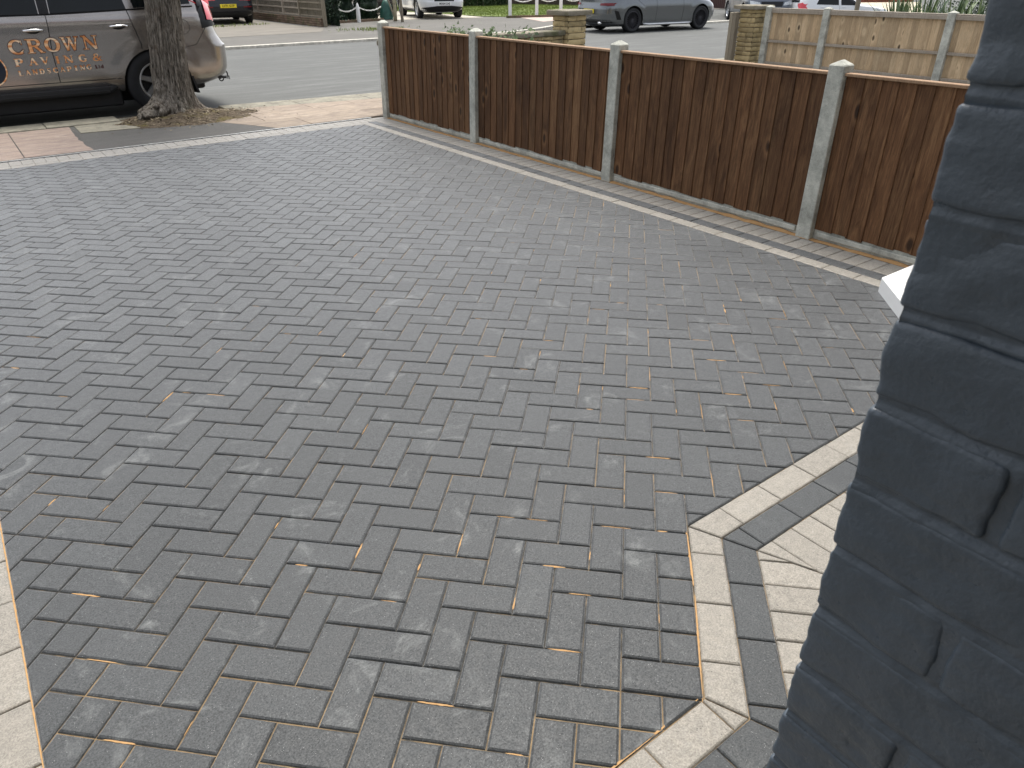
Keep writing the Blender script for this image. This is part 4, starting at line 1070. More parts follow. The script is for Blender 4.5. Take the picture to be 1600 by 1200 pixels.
# lettering on the doors (serif capitals drawn as strokes)
def arc(cx, cy, rx, ry, a0, a1, wt, wn, n=18, side=0):
    """curved stroke; heavy where it runs upright"""
    P = []
    for i in range(n + 1):
        a = math.radians(lerp(a0, a1, i / n)); P.append((cx + rx * math.cos(a), cy + ry * math.sin(a), lerp(wn, wt, abs(math.cos(a)) ** 1.3)))
    return P
T_, t_ = 0.25, 0.10
def serif(x, y, w, h=0.05): return [(x - w / 2, y, h), (x + w / 2, y, h)]
G = {
 'C': [arc(.52, .5, .40, .455, 50, 310, T_, t_), [(.84, .97, .05), (.84, .66, .05)], [(.86, .30, .04), (.74, .12, .07)]],
 'O': [arc(.5, .5, .385, .45, 0, 360, T_, t_, 28)],
 'R': [[(.22, .02, T_), (.22, .98, T_)], serif(.22, .025, .42), serif(.14, .975, .3), [(.22, .955, t_), (.5, .955, t_)], [(.22, .50, t_), (.5, .50, t_)], arc(.50, .728, .24, .228, 90, -90, T_ * .9, t_), [(.48, .50, .17), (.84, .04, .17)], serif(.86, .025, .28)],
 'W': [[(.13, .97, .17), (.32, .03, .17)], [(.32, .03, t_), (.50, .90, t_)], [(.48, .97, .17), (.68, .03, .17)], [(.68, .03, t_), (.88, .97, t_)], serif(.12, .975, .26), serif(.48, .975, .24), serif(.88, .975, .22)],
 'N': [[(.18, .02, t_), (.18, .97, t_)], [(.16, .97, .20), (.80, .03, .20)], [(.82, .02, t_), (.82, .97, t_)], serif(.18, .025, .32), serif(.13, .975, .28), serif(.82, .975, .32)],
 'P': [[(.25, .02, T_), (.25, .98, T_)], serif(.25, .025, .44), serif(.17, .975, .32), [(.25, .955, t_), (.54, .955, t_)], [(.25, .45, t_), (.54, .45, t_)], arc(.54, .703, .25, .253, 90, -90, T_, t_)],
 'A': [[(.16, .03, t_), (.48, .97, t_)], [(.46, .97, .20), (.80, .03, .20)], [(.28, .34, .06), (.68, .34, .06)], serif(.16, .025, .28), serif(.80, .025, .34)],
 'V': [[(.18, .97, .20), (.52, .03, .20)], [(.52, .03, t_), (.84, .97, t_)], serif(.18, .975, .34), serif(.84, .975, .28)],
 'I': [[(.5, .02, T_ * 1.1), (.5, .98, T_ * 1.1)], serif(.5, .025, .52), serif(.5, .975, .52)],
 'G': [arc(.50, .5, .39, .455, 50, 310, T_, t_), [(.80, .97, .05), (.80, .68, .05)], [(.80, .10, .17), (.80, .44, .17)], serif(.78, .45, .38)],
 '&': [arc(.42, .76, .20, .20, 0, 360, .13, .07, 20), arc(.36, .27, .27, .245, 60, 330, .17, .08, 20), [(.26, .66, .16), (.86, .03, .16)], [(.60, .12, .07), (.84, .50, .07)], serif(.84, .50, .28), serif(.90, .03, .22)],
 'L': [[(.28, .02, T_), (.28, .98, T_)], serif(.28, .975, .46), [(.10, .035, .06), (.84, .035, .06)], [(.84, .03, .05), (.86, .30, .05)]],
 'D': [[(.22, .02, T_), (.22, .98, T_)], serif(.14, .975, .3), serif(.14, .025, .3), [(.22, .955, t_), (.46, .955, t_)], [(.22, .045, t_), (.46, .045, t_)], arc(.46, .5, .36, .455, 90, -90, T_, t_)],
 'S': [arc(.50, .74, .27, .22, 40, 180, .10, .08, 10), [(.23, .74, .12), (.34, .59, .20), (.66, .41, .20), (.77, .27, .12)], arc(.50, .26, .27, .22, 0, -140, .10, .08, 10), [(.77, .98, .04), (.76, .72, .04)], [(.23, .02, .04), (.24, .30, .04)]],
 't': [[(.45, .05, .16), (.45, .98, .16)], [(.15, .68, .08), (.8, .68, .08)], [(.45, .06, .1), (.8, .06, .1)]],
 'd': [arc(.42, .34, .27, .30, 0, 360, .15, .08, 16), [(.76, .02, .16), (.76, .98, .16)]],
}
tcount = [0]
def strokes(mb, ch, v0, v1, z0, h, grow=0.0, off=0.003, skew=0.0):
    asp = (v1 - v0) / h; bold = 1.0 if h > .1 else 1.30
    for st in G[ch]:
        tcount[0] += 1; o_ = off + 0.00012 * (tcount[0] % 9)
        pts = [(v0 + p[0] * (v1 - v0), z0 + p[1] * h, p[2] * h * bold * (0.5 * min(1.0, asp * 1.15)) + grow) for p in st]
        n = len(pts); L_, R_ = [], []
        closed = n > 10 and math.hypot(pts[0][0] - pts[-1][0], pts[0][1] - pts[-1][1]) < 1e-5
        for i in range(n):
            a = pts[i - 1] if i > 0 else (pts[-2] if closed else pts[i]); b = pts[i + 1] if i < n - 1 else (pts[1] if closed else pts[i])
            d = Vector((b[0] - a[0], b[1] - a[1])).normalized(); nn = Vector((-d.y, d.x)); e = Vector((0, 0))
            if not closed and grow: e = -d * grow if i == 0 else (d * grow if i == n - 1 else e)
            w_ = pts[i][2]; c = Vector((pts[i][0], pts[i][1])) + e; L_.append(c + nn * w_); R_.append(c - nn * w_)
        for i in range(n - 1):
            q = [R_[i], R_[i + 1], L_[i + 1], L_[i]]
            mb.face([(MX(p.x), LC.side_y(MX(p.x), p.y) + o_, p.y) for p in q])
def K(v): return -0.677 + (v + 0.677) * 1.0094
def KZ(z): return 1.525 - (1.525 - z) * 1.0094 + 0.045
def word(txt, spans, v0, v1, z0, z1, h):
    for ch, (a, b) in zip(txt, spans):
        va, vb = lerp(v0, v1, a), lerp(v0, v1, b); zz = lerp(z0, z1, (a + b) / 2); mb = MB()
        strokes(mb, ch, K(va), K(vb), KZ(zz), h, 0.0060 if h > .1 else 0.0022, 0.0012); k = len(mb.f)
        strokes(mb, ch, K(va), K(vb), KZ(zz), h, 0.0, 0.0034)
        for q in range(k, len(mb.f)): mb.mi[q] = 1
        mb.build('letter', [M_outline, M_copper], lc)
word('CROWN', [(0, .176), (.194, .379), (.392, .56), (.577, .78), (.815, 1)], 0.050, 0.985, 0.757, 0.772, 0.150)
word('PAVING&', [(0, .104), (.153, .261), (.288, .387), (.450, .514), (.554, .667), (.730, .824), (.892, 1)], 0.063, 0.980, 0.633, 0.642, 0.080)
n = 11; word('LANDSCAPING', [(i / n * 1.012, i / n * 1.012 + .072) for i in range(n)], 0.068, 0.852, 0.530, 0.553, 0.054)
mb = MB()
for ch, a, b in (('L', 0, .32), ('t', .36, .6), ('d', .64, 1)): strokes(mb, ch, K(lerp(.885, .978, a)), K(lerp(.885, .978, b)), KZ(0.556), 0.040, 0.0012, 0.002)
mb.build('lettering', M_outline, lc)
# round badge
mb = MB(); cxv, czv, R0 = -0.205, KZ(0.612), 0.185; n = 48
def ring_(r0, r1, off, mi):
    for k in range(n):
        a, b = 2 * PI * k / n, 2 * PI * (k + 1) / n; P = [(cxv + r0 * math.cos(a), czv + r0 * math.sin(a)), (cxv + r1 * math.cos(a), czv + r1 * math.sin(a)), (cxv + r1 * math.cos(b), czv + r1 * math.sin(b)), (cxv + r0 * math.cos(b), czv + r0 * math.sin(b))]
        mb.face([(MX(p[0]), LC.side_y(MX(p[0]), p[1]) + off, p[1]) for p in P], 0.5, mi)
ring_(0.001, R0, 0.002, 0); ring_(R0 - .018, R0 - .003, 0.0035, 1); ring_(0.03, 0.085, 0.0032, 1); mb.build('round_badge', [M_navyvinyl, M_copper], lc)

# --- dark grey coupe
CL = Car([(0.17, -0.80, 3.40, 0.80), (0.24, -0.93, 3.52, 0.875), (0.34, -1.00, 3.58, 0.895), (0.50, -1.02, 3.60, 0.900), (0.66, -1.01, 3.55, 0.905), (0.74, -0.99, 3.48, 0.900), (0.80, -0.975, 3.40, 0.890), (0.87, -0.97, 3.15, 0.872), (0.94, -0.965, 2.60, 0.845), (0.985, -0.93, 2.15, 0.80), (1.0, -0.70, 2.05, 0.775), (1.1, -0.30, 1.85, 0.72), (1.25, 0.15, 1.50, 0.65), (1.36, 0.55, 1.15, 0.56), (1.39, 0.75, 0.95, 0.40)],
         rx=0.55, ry=0.34, fx=0.7, fy=0.5, bow=0.06, axles=(0, 2.73), arch=0.365, flare=0.012)
cl = empty('parked_car', (16.84, 17.38, -0.05), math.radians(-6.5), 'dark grey saloon with multi spoke black wheels parked at the far kerb', 'car')
CL.body(cl, M_grey, M_dark)
for a in (0, 2.73):
    for sg in (1, -1): wheel(cl, a, sg * 0.79, sg, 0.335, 0.225, 0.245, 'multi', M_alloyd, 0.335)
for sg in (1, -1):
    CL.patch('window', [(0.05, 1.01), (0.92, 1.0), (0.86, 1.26), (0.32, 1.22)], M_glass, cl, sg=sg); CL.patch('window', [(0.98, 1.0), (1.90, 0.99), (1.42, 1.25), (0.94, 1.27)], M_glass, cl, sg=sg)
    mb = MB(); CL.line(mb, fine([(0.88, 0.98), (0.90, 0.6), (0.86, 0.28)]), sg=sg, wd=0.005, off=.001); CL.line(mb, fine([(1.95, 0.93), (1.98, 0.6), (1.92, 0.28)]), sg=sg, wd=0.005, off=.001)
    CL.line(mb, fine([(0.42, 0.7), (0.2, 0.85), (0.1, 0.97)]), sg=sg, wd=0.005, off=.001); mb.build('panel_gap', M_seam, cl)
    mb = MB(); mb.tube([(0.40, sg * .895, .225), (0.6, sg * .915, .205), (2.2, sg * .915, .205), (2.34, sg * .895, .225)], [0.02, 0.034, 0.034, 0.02], 8); mb.build('side_skirt', M_alloy, cl, smooth=True)
    tl = CL.patch('tail_lamp', [(sg * .50, .745), (sg * .84, .74), (sg * .86, .81), (sg * .52, .80)], M_reddark, cl, where='rear', off=.012)
    CL.patch('tail_lamp', [(-0.70, .745), (-0.92, .74), (-0.92, .81), (-0.76, .80)], M_reddark, cl, sg=sg, off=.01)
    ex = MB(); ex.tube([(-0.90, sg * .55, .27), (-1.035, sg * .55, .27)], .05, 12); e_ = ex.build('exhaust', M_chrome, cl, smooth=True); e_.scale = (1, 1.0, 0.8); e_.location.z = 0.054
    CL.patch('headlight', [(sg * .45, .62), (sg * .80, .64), (sg * .80, .74), (sg * .45, .70)], M_lampw, cl, where='front', off=.01)
    CL.patch('bumper_vent', [(-0.60, .36), (-0.46, .36), (-0.56, .58), (-0.70, .62)], M_blackgloss, cl, sg=sg, off=.006)
CL.patch('rear_diffuser', [(-0.86, .20), (.86, .20), (.80, .36), (-.80, .36)], M_dark, cl, where='rear', off=.008)
CL.patch('rear_window', [(-0.5, 1.03), (.5, 1.03), (.42, 1.22), (-.42, 1.22)], M_glass, cl, where='rear', off=.006)
CL.patch('windscreen', [(-0.6, 1.03), (.6, 1.03), (.5, 1.28), (-.5, 1.28)], M_glass, cl, where='front', off=.006)
plate(CL, cl, 'rear', 0.585, '', M_yellow)
# --- generic SUV used for the far cars
def suv(name_label, paint, loc, rz, plate_end=None, plate_txt='', plate_mat=None, group=None, rim='five', s=1.0):
    C_ = Car([(0.22, -0.72, 3.30, 0.76), (0.32, -0.86, 3.45, 0.88), (0.45, -0.93, 3.54, 0.915), (0.60, -0.94, 3.56, 0.92), (0.66, -0.91, 3.54, 0.92), (0.80, -0.88, 3.50, 0.92), (0.92, -0.86, 3.42, 0.91), (1.0, -0.84, 3.10, 0.895), (1.05, -0.82, 2.35, 0.87), (1.15, -0.78, 2.15, 0.84), (1.4, -0.62, 1.65, 0.74), (1.56, -0.42, 1.30, 0.66), (1.62, -0.15, 0.9, 0.5)],
             rx=0.38, ry=0.28, fx=0.5, fy=0.40, bow=0.07, axles=(0, 2.67), arch=0.40, flare=0.015)
    r = empty('parked_car', loc, rz, name_label, 'car', group); r.scale = (s, s, s)
    C_.body(r, paint, M_dark)
    for a in (0, 2.67):
        for sg in (1, -1): wheel(r, a, sg * 0.80, sg, 0.35, 0.235, 0.235, rim, M_alloy, 0.35)
    for sg in (1, -1):
        C_.patch('window', [(-0.35, 1.12), (0.95, 1.08), (0.90, 1.42), (-0.15, 1.42)], M_glass, r, sg=sg); C_.patch('window', [(1.02, 1.08), (1.98, 1.07), (1.45, 1.42), (0.98, 1.42)], M_glass, r, sg=sg)
        C_.patch('headlight', [(sg * .44, .66), (sg * .82, .70), (sg * .84, .83), (sg * .50, .78)], M_lampw, r, where='front', off=.012)
        C_.patch('tail_lamp', [(sg * .40, .78), (sg * .82, .76), (sg * .84, .92), (sg * .46, .90)], M_red, r, where='rear', off=.012)
        C_.patch('rear_reflector', [(sg * .52, .545), (sg * .82, .545), (sg * .82, .585), (sg * .52, .585)], M_reddark, r, where='rear', off=.008)
        C_.patch('sill_cladding', [(0.42, .23), (2.25, .23), (2.25, .34), (.42, .34)], M_dark, r, sg=sg, off=.012)
        mb = MB(); C_.line(mb, fine([(0.96, 1.05), (0.98, 0.6), (0.94, 0.34)]), sg=sg, wd=0.005, off=.001); C_.line(mb, fine([(2.02, 1.0), (2.05, 0.6), (1.98, 0.34)]), sg=sg, wd=0.005, off=.001); mb.build('panel_gap', M_seam, r)
        mb = MB(); mb.box(1.80, 1.92, min(sg * .88, sg * 1.08), max(sg * .88, sg * 1.08), 1.05, 1.19, bev=0.03); mb.build('door_mirror', M_blackgloss, r)
    C_.patch('lower_bumper', [(-0.84, .24), (.84, .24), (.84, .40), (.30, .455), (-.30, .455), (-.84, .40)], M_dark, r, where='front', off=.012)
    C_.patch('grille', [(-0.40, .62), (.40, .62), (.44, .80), (-.44, .80)], M_blackgloss, r, where='front', off=.010)
    C_.patch('lower_bumper', [(-0.84, .24), (.84, .24), (.84, .40), (-.84, .40)], M_dark, r, where='rear', off=.012)
    C_.patch('rear_window', [(-0.6, 1.10), (.6, 1.10), (.5, 1.42), (-.5, 1.42)], M_glass, r, where='rear', off=.006)
    C_.patch('windscreen', [(-0.66, 1.10), (.66, 1.10), (.54, 1.44), (-.54, 1.44)], M_glass, r, where='front', off=.006)
    if plate_end: plate(C_, r, plate_end, 0.60 if plate_end == 'rear' else 0.535, plate_txt, plate_mat, wd=0.56, ht=.12, size=.10)
    return r
def at(px, py, z=0.0):
    """photo pixel (1600 wide) -> world point on height z, for placing far objects"""
    f = 1116.24; M = cam.rotation_euler.to_matrix(); d = M @ Vector(((px - 800) / f, -(py - 600) / f, -1)); c = Vector(cam.location); t = (z - c.z) / d.z; return c + d * t
def far_at(px, depth, z=0.0):
    f = 1116.24; M = cam.rotation_euler.to_matrix(); c = Vector(cam.location)
    d = M @ Vector(((px - 800) / f, 0, -1)); h = Vector((M @ Vector((0, 0, -1)))); h.z = 0; h.normalize(); r = Vector((h.y, -h.x, 0))
    return c + h * ((depth - (c.z - z) * 0.498) / 0.867) + r * ((px - 800) / f * depth) - Vector((0, 0, c.z - z))
bk = far_at(366, 25.8)
hd = math.radians(82)
suv('black estate car backed onto the drive beside the slatted trellis', M_blackcar, (bk.x + 0.92 * math.cos(hd), bk.y + 0.92 * math.sin(hd), 0.0), hd, 'rear', 'LV71 GTF', M_yellow)
wh = far_at(700, 28.2); hw = math.radians(-105 + 0)
suv('white car facing the street on the drive left of the lawn', M_whitecar, (wh.x - 3.56 * math.cos(hw), wh.y - 3.56 * math.sin(hw), 0.0), hw, 'front', 'MX64 LNJ', M_plate)
bb_ = far_at(596, 33); hb = math.radians(-112)
suv('black car half hidden between the dark conifers and the white car', M_blackcar, (bb_.x - 3.3 * math.cos(hb), bb_.y - 3.3 * math.sin(hb), 0.0), hb)
nv = far_at(1206, 29); hn = math.radians(-128)
suv('blue grey car end showing above the capped stone gate pillar', M_navy, (nv.x - 3.3 * math.cos(hn), nv.y - 3.3 * math.sin(hn), -0.3), hn)
bd = far_at(1158, 37); hn = math.radians(-128)
suv('small black car beyond the brown corrugated shed', M_blackcar, (bd.x - 2 * math.cos(hn), bd.y - 2 * math.sin(hn), 0.0), hn)
# --- white hatchback behind the pale fence
WH = Car([(0.20, -0.62, 3.05, 0.72), (0.30, -0.70, 3.18, 0.80), (0.50, -0.72, 3.24, 0.83), (0.70, -0.71, 3.22, 0.835), (0.84, -0.69, 3.12, 0.83), (0.92, -0.67, 2.75, 0.82), (0.97, -0.66, 2.2, 0.81), (1.02, -0.65, 2.05, 0.80), (1.2, -0.60, 1.70, 0.755), (1.38, -0.48, 1.35, 0.68), (1.45, -0.30, 1.1, 0.60), (1.48, 0, .8, .45)],
         rx=0.34, ry=0.26, fx=0.5, fy=0.36, bow=0.05, axles=(0, 2.46), arch=0.34, flare=0.012)
h_ = math.radians(-30); wp_ = far_at(1245, 29.0); wr = empty('parked_car', (wp_.x + .55, wp_.y - .15, -0.63), h_, 'white hatchback with red rear lamp seen over the pale fence', 'car')
WH.body(wr, M_whitecar, M_dark)
for a in (0, 2.46):
    for sg in (1, -1): wheel(wr, a, sg * 0.72, sg, 0.30, 0.2, 0.2, 'five', M_alloy, 0.30)
for sg in (1, -1):
    WH.patch('window', [(0.0, 1.03), (0.93, 1.0), (0.90, 1.34), (0.15, 1.34)], M_glass, wr, sg=sg); WH.patch('window', [(1.03, 0.995), (1.85, 0.985), (1.35, 1.33), (1.0, 1.35)], M_glass, wr, sg=sg)
    WH.patch('tail_lamp', [(-0.34, .86), (-0.50, .80), (-0.66, .84), (-0.66, 1.06), (-0.55, 1.10)], M_red, wr, sg=sg, off=.014); WH.patch('tail_lamp', [(sg * .60, .82), (sg * .80, .82), (sg * .78, 1.06), (sg * .66, 1.02)], M_red, wr, where='rear', off=.014)
    WH.patch('headlight', [(sg * .42, .66), (sg * .76, .70), (sg * .76, .84), (sg * .48, .78)], M_lampw, wr, where='front', off=.012)
    mb = MB(); WH.line(mb, fine([(0.97, 1.0), (0.98, 0.6), (0.94, 0.34)]), sg=sg, wd=0.005, off=.001); mb.build('panel_gap', M_seam, wr)
    mb = MB(); mb.box(1.62, 1.74, min(sg * .82, sg * 1.0), max(sg * .82, sg * 1.0), 0.99, 1.12, bev=0.03); mb.build('door_mirror', M_blackgloss, wr)
    for hx in (0.25, 1.15): mb = MB(); mb.tube([(hx - .08, sg * (WH.side_y(hx, .93) + .004), .93), (hx, sg * (WH.side_y(hx, .93) + .03), .932), (hx + .08, sg * (WH.side_y(hx, .93) + .004), .93)], .011, 6); mb.build('door_handle', M_whitecar, wr)
WH.patch('rear_window', [(-.55, 1.1), (.55, 1.1), (.5, 1.34), (-.5, 1.34)], M_glass, wr, where='rear', off=.006); WH.patch('windscreen', [(-.62, 1.04), (.62, 1.04), (.5, 1.34), (-.5, 1.34)], M_glass, wr, where='front', off=.006)

# ------------------------------------------------------------------ street tree with flared roots
def leafcloud(mb, c, r, n, size, rr, shell=0.55, squash=1.0, clump=8):
    cl_ = [(Vector((rr.gauss(0, 1), rr.gauss(0, 1), rr.gauss(0, 1))).normalized() * rr.uniform(shell, 1.0)) for _ in range(clump)]
    for _ in range(n):
        k = rr.choice(cl_); d = k + Vector((rr.gauss(0, 1), rr.gauss(0, 1), rr.gauss(0, 1))) * 0.33
        if d.length > 1.12: d *= 1.12 / d.length
        p = Vector((c[0] + d.x * r[0], c[1] + d.y * r[1], c[2] + d.z * r[2])); a = Vector((rr.gauss(0, 1), rr.gauss(0, 1), rr.gauss(0, 1))).normalized(); b = a.orthogonal().normalized()
        s1 = size * rr.uniform(.6, 1.3); m_ = p + a * s1; w_ = b * s1 * .35
        mb.face([p, p + a * s1 * .5 + w_, m_, p + a * s1 * .5 - w_], min(1, max(0, rr.gauss(.45, .22) + .25 * d.z)))
TX, TY = 1.60, 9.42
tr = empty('street_tree', (TX, TY, 0), 0, 'old street tree with thick furrowed grey trunk and knobbly roots beside the kerb', 'tree')
mb = MB(); NT, NZ = 220, 260; vs = []; H = 3.4
for iz in range(NZ + 1):
    z = -0.06 + (H + .06) * (iz / NZ) ** 1.35
    for k in range(NT):
        a = 2 * PI * k / NT; ca, sa = math.cos(a), math.sin(a)
        base = 0.220 - 0.018 * min(z, 1.2) - .012 * max(0, z - 1.2)
        fl = 0.20 * math.exp(-max(z, 0) / 0.10) + 0.03 * math.exp(-max(z, 0) / 0.35)
        lobe = 0.55 + 0.9 * max(0, noise.noise(Vector((ca * 1.6, sa * 1.6, 4.2)))) + 0.35 * math.cos(5 * a + 1)
        r = base + fl * max(0.1, lobe)
        # long vertical furrows that wander, broken into plates
        wob = noise.noise(Vector((ca * 2, sa * 2, z * 1.1))) * 0.5
        aa = a + wob * 0.35; c2, s2 = math.cos(aa), math.sin(aa)
        fr = noise.noise(Vector((c2 * 9, s2 * 9, z * 1.6))); f2_n = noise.noise(Vector((c2 * 21, s2 * 21, z * 4.5 + 7)))
        r += -0.020 * (1 - min(1, abs(fr) * 4)) + 0.009 * f2_n + 0.018 * noise.noise(Vector((ca * 2, sa * 2, z * 2.3 + 3)))
        r += 0.0045 * noise.noise(Vector((ca * 50, sa * 50, z * 22)))
        # burr low on the left side, seen from the drive
        bx, by = math.cos(math.radians(222)), math.sin(math.radians(222)); dd = ca * bx + sa * by
        if dd > 0: r += 0.24 * math.exp(-((1 - dd) / .16)) * math.exp(-((z - 0.10) / 0.13) ** 2) * (1 + .7 * noise.noise(Vector((ca * 9, sa * 9, z * 14)))) + 0.05 * math.exp(-((1 - dd) / .05)) * math.exp(-((z - 0.34) / 0.07) ** 2)
        lx, ly = (-0.045 * z if z < 1.6 else -0.072) + 0.03 * z * 1.0, 0.0
        vs.append((r * ca + 0.125 * z - .02, r * sa + 0.03 * z, z))
fs = [(i * NT + k, i * NT + (k + 1) % NT, (i + 1) * NT + (k + 1) % NT, (i + 1) * NT + k) for i in range(NZ) for k in range(NT)] + [tuple(range(NZ * NT, (NZ + 1) * NT))]
mb.add(vs, fs); mb.build('trunk', M_bark, tr, smooth=True)
mb = MB(); rr = random.Random(12); tips = []
for k in range(7):
    a = 2 * PI * k / 7 + rr.uniform(-.3, .3); p = Vector((.40, .10, 3.1)); pts = [p]; d = Vector((math.cos(a) * .55, math.sin(a) * .55, 1)).normalized()
    for i in range(6): p = p + d * rr.uniform(.45, .7); d = (d + Vector((rr.gauss(0, .2), rr.gauss(0, .2), .1))).normalized(); pts.append(p); 
    mb.tube(pts, [.13, .10, .08, .065, .05, .035, .02], 8); tips += pts[3:]
mb.build('limb', M_bark, tr, smooth=True)
mb = MB()
for p in tips[::2]: leafcloud(mb, p, (.8, .8, .6), 150, .12, rr, .3)
mb.build('crown', M_leaf, tr)
# soil mound with litter round the tree
mb = MB(); nx, ny = 110, 80; vs = []
def moundz(x, y):
    d = math.hypot((x - TX - .05) / .95, (y - 9.1) / .62); edge = max(0, 1 - d)
    e = edge ** .7
    z = -.02 + e * (0.075 + 0.05 * math.exp(-((x - TX) ** 2 + (y - TY) ** 2) / .25)) + e ** .5 * (.022 * noise.noise(Vector((x * 5, y * 5, 0))) + .012 * noise.noise(Vector((x * 17, y * 17, 2))) + .006 * noise.noise(Vector((x * 50, y * 50, 2))))
    return z
for j in range(ny + 1):
    for i in range(nx + 1): x, y = .75 + 1.95 * i / nx, 8.33 + 1.45 * j / ny; vs.append((x, y, moundz(x, y)))
mb.add(vs, [(j * (nx + 1) + i, j * (nx + 1) + i + 1, (j + 1) * (nx + 1) + i + 1, (j + 1) * (nx + 1) + i) for j in range(ny) for i in range(nx)])
o = mb.build('soil', M_soil, smooth=True); tag(o, kind='structure')
mb = MB(); rr = random.Random(9)
for _ in range(1500):
    x, y = TX + rr.gauss(.1, .45), 9.0 + rr.gauss(0, .3)
    if rr.random() < .4: x, y = rr.choice(((TX - .45 + rr.gauss(0, .12), 9.1 + rr.gauss(0, .1)), (TX + .75 + rr.gauss(0, .15), 9.25 + rr.gauss(0, .12))))
    z = max(moundz(x, y), -.004 if y < 9.34 else 0.005) + .004; s_ = rr.uniform(.006, .02); a = rr.uniform(0, 6.28)
    if not (8.3 < y < 9.7) : continue
    d = Vector((math.cos(a), math.sin(a), rr.uniform(-.2, .5))) * s_; e = Vector((-math.sin(a), math.cos(a), rr.uniform(-.3, .3))) * s_ * .6
    p = Vector((x, y, z)); mb.face([p - d, p - e, p + d, p + e], rr.random())
tag(mb.build('leaf_litter', M_litter), 'dry leaf and twig litter lying on the bare soil around the tree roots', 'leaf litter', kind='stuff')

# ------------------------------------------------------------------ far side: trellis, posts and chains, shrubs, lawn
tv = empty('trellis_fence', (10.35, 24.7, 0), 0, 'grey slatted trellis on a mossy low brick wall beside the black car', 'fence')
def tv_(p): return (p[0] - 10.35, p[1] - 24.7, p[2])
mb = MB(); stone_courses(mb, 10.25, 10.47, 24.75, 34, 0, 0.27, random.Random(6), ch=.075, lens=(.2, .24)); mb.build('low_wall', [M_oldbrick, M_mortar], tv, fn=tv_)
mb = MB(); mb.box(10.31, 10.41, 24.62, 24.74, 0, 1.3, bev=.008); mb.build('post', M_post2, tv, fn=tv_)
for a, b, dense in ((24.76, 26.75, True), (26.85, 28.3, False), (28.4, 31, False), (31.1, 34, False)):
    mb = MB()
    mb.box(10.325, 10.395, b + .003, b + .093, 0.28, 1.3, .5)
    for z in (0.29, 0.50, 0.70, 0.90, 1.10, 1.25): mb.box(10.35, 10.375, a, b, z, z + .045, .7)
    y = a + .04
    while y < b: mb.box(10.376, 10.392, y, y + .02, .30, 1.28, .4); y += .075 if dense else .11
    mb.build('trellis_panel', M_rail if not dense else M_post2, tv, fn=tv_)
hg = empty('hedge', (10.9, 24.9, 0), 0, 'dark hedge growing close behind the grey slatted trellis', 'hedge'); rr = random.Random(77); mb = MB()
for i in range(40):
    for j in range(9):
        def hp(y, z): return (.10 + .10 * noise.noise(Vector((y * 2, z * 4, 9))), y, z)
        mb.face([hp(i * .22, j * .16), hp(i * .22 + .22, j * .16), hp(i * .22 + .22, j * .16 + .16), hp(i * .22, j * .16 + .16)], rr.random() * .3)
for _ in range(7000):
    c = Vector((rr.gauss(.08, .09), rr.uniform(0, 8.8), rr.uniform(.05, 1.6))); u = Vector((rr.gauss(0, 1), rr.gauss(0, 1), rr.gauss(0, 1))).normalized(); v = u.orthogonal().normalized(); s_ = rr.uniform(.05, .11)
    mb.face([c, c + u * s_ * .5 + v * s_ * .3, c + u * s_, c + u * s_ * .5 - v * s_ * .3], rr.random())
mb.build('foliage', M_leafd, hg); mb = MB()
for i in range(9): mb.tube([(.15, .4 + i, 0), (.15, .4 + i, 1.2)], [.03, .015], 6)
mb.build('stem', M_bark, hg)
def chain(mb, a, b, sag=.16, n=14):
    a = Vector(a); b = Vector(b); pts = []
    for i in range(n + 1): t = i / n; p = a.lerp(b, t); p.z -= sag * 4 * t * (1 - t); pts.append(p)
    for i in range(n):      # alternate links
        d = (pts[i + 1] - pts[i]); m_ = (pts[i] + pts[i + 1]) / 2; u = d.normalized(); v = u.orthogonal().normalized(); 
        if i % 2: v = u.cross(v)
        L = d.length * .62; ring = [m_ + u * L * math.cos(t) + v * .018 * math.sin(t) for t in [2 * PI * k / 10 for k in range(11)]]
        mb.tube(ring, .009, 5, cap=False)
pA = at(519, 36.5); pB = at(561, 35); gB = 'white posts of the chain fences'
mb = MB(); mb.lathe([(0.085, 0), (0.085, .50), (0.075, .52), (.06, .55), (.085, .58), (.085, .64), (.06, .67), (.06, .72), (.09, .76), (.085, .86), (.06, .93), (.001, .98)], 20)
o = mb.build('bollard', M_white); autosmooth(o, 35); o.location = pA; tag(o, 'thick white turned post next to the grey trellis post', 'post')
mb = MB(); mb.lathe([(0.075, 0), (0.078, .3), (0.06, .50), (.035, .60), (.001, .655)], 16)
o = mb.build('bollard', M_white, smooth=True); o.location = pB; tag(o, 'short white post with pointed top in front of dark conifers', 'post')
mb = MB(); chain(mb, (pA.x + .08, pA.y, .62), (pB.x - .02, pB.y, .52), .2); chain(mb, (pB.x, pB.y, .52), (pB.x + 1.5, pB.y + .9, .5), .15)
tag(mb.build('chain', M_chain), 'white plastic chain hanging between two white posts before the conifers', 'chain')
rp = [at(797, 27), at(838.5, 26.5), at(876, 25.5), at(915, 25)]
lab = ['square white fence post leftmost at the lawn edge', 'square white fence post second at the lawn edge', 'square white fence post rising behind the stone pillar', 'square white fence post behind the grey saloon']
for p, l in zip(rp, lab):
    mb = MB(); mb.box(-.065, .065, -.065, .065, -.03, 1.05, bev=.008); mb.box(-.08, .08, -.08, .08, 1.052, 1.09, bev=.008); o = mb.build('bollard', M_white); o.location = p; o.rotation_euler = (0, 0, .9); tag(o, l, 'post', 'square white posts at the lawn edge')
mb = MB()
for a, b in zip(rp, rp[1:]): chain(mb, (a.x, a.y, .74), (b.x, b.y, .74), .19, 16)
tag(mb.build('chain', M_chain), 'white chain looping between the square posts along the lawn', 'chain')
